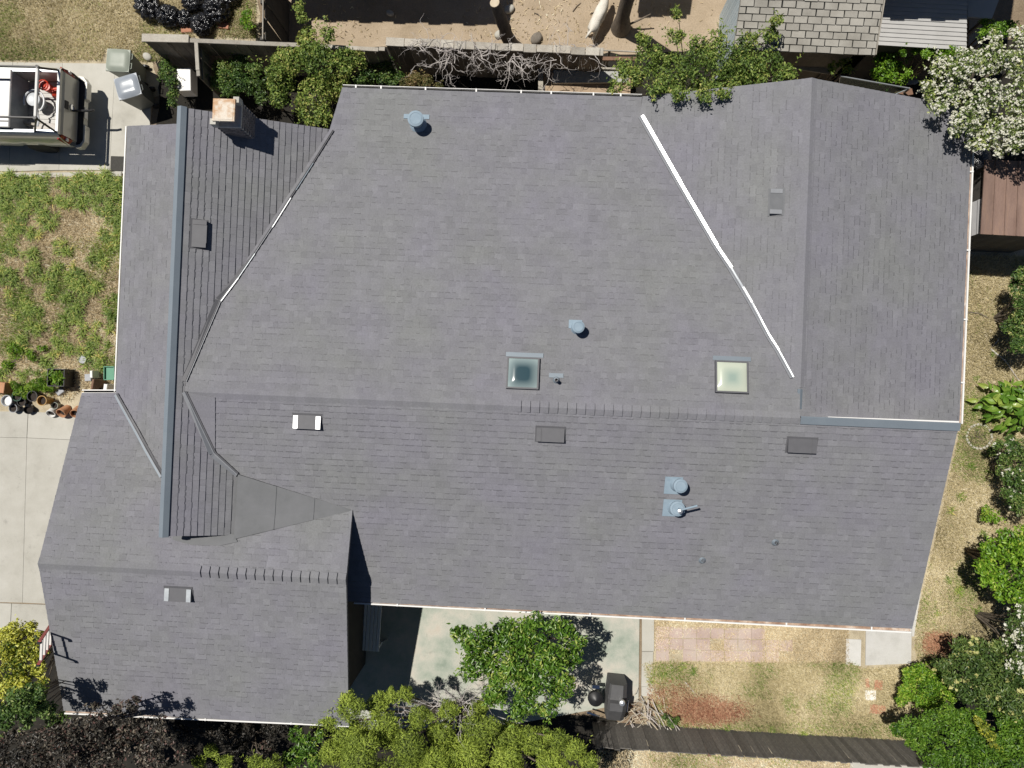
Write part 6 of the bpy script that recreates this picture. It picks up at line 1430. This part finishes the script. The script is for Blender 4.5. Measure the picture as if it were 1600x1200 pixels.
b = MB(); b.tube([(.3, -.3, .7), (.31, .0, .7)], .018, 6); b.build('side_handle', M['chrome'], sm)
for x in (-.18, .18):
    for y in (-.5, .4): b = MB(); b.box((x, y, .06), (.05, .05, .12)); b.build('leg', M['black'], sm)
b = MB(); b.box((.03, -.66, .3), (.14, .06, .1)); b.build('timber_chock', M['brownwood'], sm)
ct = thing('kettle_barbecue', 'black kettle barbecue with a steel shelf in the citrus tree shade', 'barbecue', (G(930, 1092, .5).x, G(930, 1092, .5).y, 0))
b = MB(); b.lathe([(.05, .35), (.16, .42), (.21, .55), (.2, .64), (.1, .72), (0, .74)], 20, Matrix.Translation((0, .05, 0))); b.build('kettle', M['black'], ct)
b = MB(); b.bbox((0, .36, .6), (.2, .1, .02), .004); b.build('shelf', M['chrome'], ct)
b = MB(); b.tube([(-.22, -.32, .62), (.0, -.38, .62), (.12, -.42, .62)], .025, 7); b.build('handle', M['chrome'], ct)
for a_ in (0.5, 2.6, 4.7): b = MB(); b.tube([(.15 * math.cos(a_), .05 + .15 * math.sin(a_), .55), (.3 * math.cos(a_), .05 + .3 * math.sin(a_), 0)], .015, 6); b.build('leg', M['metal'], ct)
# branch pile
def pile(label, u, v, n, L, r, mats_, sx, sy, dirs, seed):
    p = G(u, v, 0); root = thing('branch_pile', label, 'branch pile', (p.x, p.y, 0)); rr = random.Random(seed)
    for i in range(n):
        x, y = rr.gauss(0, sx), rr.gauss(0, sy); an = dirs + rr.gauss(0, .35); l = L * rr.uniform(.4, 1.2); z = rr.uniform(.03, .3)
        d_ = Vector((math.cos(an), math.sin(an), rr.uniform(-.15, .15))) * l; b = MB(); q0 = Vector((x, y, z))
        b.tube([q0 - d_ * .5, q0 + Vector((rr.gauss(0, .04), rr.gauss(0, .04), .03)), q0 + d_ * .5], [r, r * .85, r * .5], 6); b.build('branch', rr.choice(mats_), root)
pile('heap of cut grey branches by the plank fence', 1020, 1122, 34, .7, .016, [M['twig'], M['capwood'], M['cutwood']], .28, .2, -1.0, 3)
pile('heap of brown dried fronds beside the smoker', 990, 1108, 46, .35, .01, [M['cutwood'], M['brownwood'], M['hardpale']], .2, .2, .7, 4)
bush('weed', 'small green weed against the plank fence by the branch heap', 'plant', [(1048, 1128, 9), (1040, 1120, 6), (1058, 1124, 5)], .3, .07, .7, LM['mid'])
for (u0, v0, u1, v1, lb) in ((1027, 1083, 1034, 1103, 'pale straight stick standing out of the branch heap'), (1042, 1104, 1056, 1116, 'pale stick lying on the red needles'), (1070, 1065, 1088, 1086, 'thin stick on the dry lawn above the red needles')):
    a_, c_ = G(u0, v0, .06), G(u1, v1, .04); r = thing('stick', lb, 'stick', a_); b = MB(); b.tube([(0, 0, .0), (c_ - a_) * .5, c_ - a_], [.016, .014, .008], 6); b.build('twig', M['twig'], r)
for (u, v, d, m, lb, rz) in ((1355, 1067, (.1, .24), 'redbrick', 'brick set in the lawn left of the other upper brick', .1), (1372, 1070, (.22, .26), 'redbrick', 'wide brick set in the lawn right above the white block', -.05), (1360, 1086, (.28, .27), 'white', 'white block set in the lawn between the bricks', .02), (1371, 1108, (.42, .24), 'redbrick', 'long brick set in the lawn below the white block', -.06)):
    p = G(u, v, .03); r = thing('paving_block', lb, 'paving block', (p.x, p.y, 0), rz, 'blocks set in the back lawn'); b = MB(); b.bbox((0, 0, .03), (d[0], d[1], .06), .008); b.build('block', M[m], r)
# stone ring
p = G(1530, 682, .03); r = thing('stone_ring', 'low pale stone ring edging a dead plant in the side yard', 'planting ring', (p.x, p.y, 0))
for i in range(22):
    a_ = 2 * math.pi * i / 22; b = MB(); b.bbox((.33 * math.cos(a_), .33 * math.sin(a_), .02), (.08 * random.uniform(.8, 1.1), .06, .06 + random.uniform(0, .02)), .01, rz=a_ + math.pi / 2); b.build('ring_stone', M['concrete'], r)
twigs('dead_twigs', 'dead brown twigs inside the stone ring', 'dead plant', [G(1528, 680, .05)], 10, .25, .008, M['bark'], .5)
for (u0, v0, u1, v1, lb) in ((1548, 545, 1592, 594, 'long pale fallen branch in the side yard'), (1510, 488, 1545, 497, 'thin dark branch lying near the right gutter'), (1560, 530, 1550, 542, 'short pale stick beside the long fallen branch')):
    a_, c_ = G(u0, v0, .05), G(u1, v1, .05); r = thing('fallen_branch', lb, 'branch', a_); b = MB(); b.tube([(0, 0, 0), (c_ - a_) * .45 + Vector((.04, .05, .02)), c_ - a_], [.022, .018, .008], 6); b.build('limb', M['twig'] if u0 != 1510 else M['bark'], r)
# broad-leaved plant: every leaf its own piece
bp2 = thing('broad_leaved_plant', 'plant with big broad green leaves beside the right wing', 'plant', (G(1572, 632, 0).x, G(1572, 632, 0).y, 0))
lms = []
for k in range(6):
    b = MB(); L = .2 * (1 + .08 * k); n = 7; vs = []
    for i in range(n):
        t = i / (n - 1); w_ = .08 * math.sin(math.pi * min(1, t * 1.02 + .02)) ** .8 * (1 - .35 * t); z = -.12 * t * t
        vs += [(t * L, -w_, z + .02), (t * L, 0, z), (t * L, w_, z + .02)]
    fs = []
    for i in range(n - 1): fs += [(i * 3, (i + 1) * 3, (i + 1) * 3 + 1, i * 3 + 1), (i * 3 + 1, (i + 1) * 3 + 1, (i + 1) * 3 + 2, i * 3 + 2)]
    b.add(vs, fs, .4 + .1 * k, None, False); me = b.mesh('leaf'); me.materials.append(LM['citrus']); lms.append(me)
for i in range(300):
    x, y = random.gauss(0, .5), random.gauss(0, .34); rr = math.hypot(x / .95, y / .68)
    if rr > 1: continue
    z = .95 * (1 - .55 * rr * rr) + random.uniform(-.22, .05)
    an = math.atan2(y, x) + random.gauss(0, 1.3)
    link('leaf', random.choice(lms), bp2, Matrix.Translation((x, y, max(.1, z))) @ Matrix.Rotation(an, 4, 'Z') @ Matrix.Rotation(random.uniform(-.1, .5), 4, 'Y') @ Matrix.Rotation(random.gauss(0, .25), 4, 'X'))
b = MB()
for i in range(14):
    a_ = i * .45; b.tube([(0, 0, 0), (.2 * math.cos(a_), .14 * math.sin(a_), .4), (.5 * math.cos(a_), .32 * math.sin(a_), .7)], [.018, .012, .006], 5)
b.build('stem', LM['mid'], bp2)
p = G(158, 1120, 1.2); r = thing('plastic_tub', 'pale blue plastic tub under the garage gutter', 'tub', (p.x, p.y, .9)); r.location.z = 0
b = MB(); b.lathe([(.1, .0), (.16, .5), (.17, .52), (.15, .51), (.1, .4), (0, .4)], 16); b.build('tub', M['paleblue'], r)
# weeds and clover on the lower lawn edge
bush('weed', 'clump of spiky green weeds between the planter and the pots', 'plant', [(62, 600, 14), (48, 606, 12), (35, 612, 11), (76, 606, 8), (25, 604, 9)], .25, .13, .6, LM['bright'], None, .14, needle=True)
bush('weed', 'broad weed rosettes in the corner of the front lawn', 'plant', [(22, 545, 13), (50, 555, 11), (10, 570, 10), (65, 545, 8)], .2, .11, .5, LM['bright'], None, .25)
bush('shrub', 'dark shrub just below the side fence and the tall pale shrub', 'shrub', [(418, 128, 14), (408, 150, 13), (404, 132, 10)], 1.5, .08, .7, LM['dark'], BA, sprout=1)
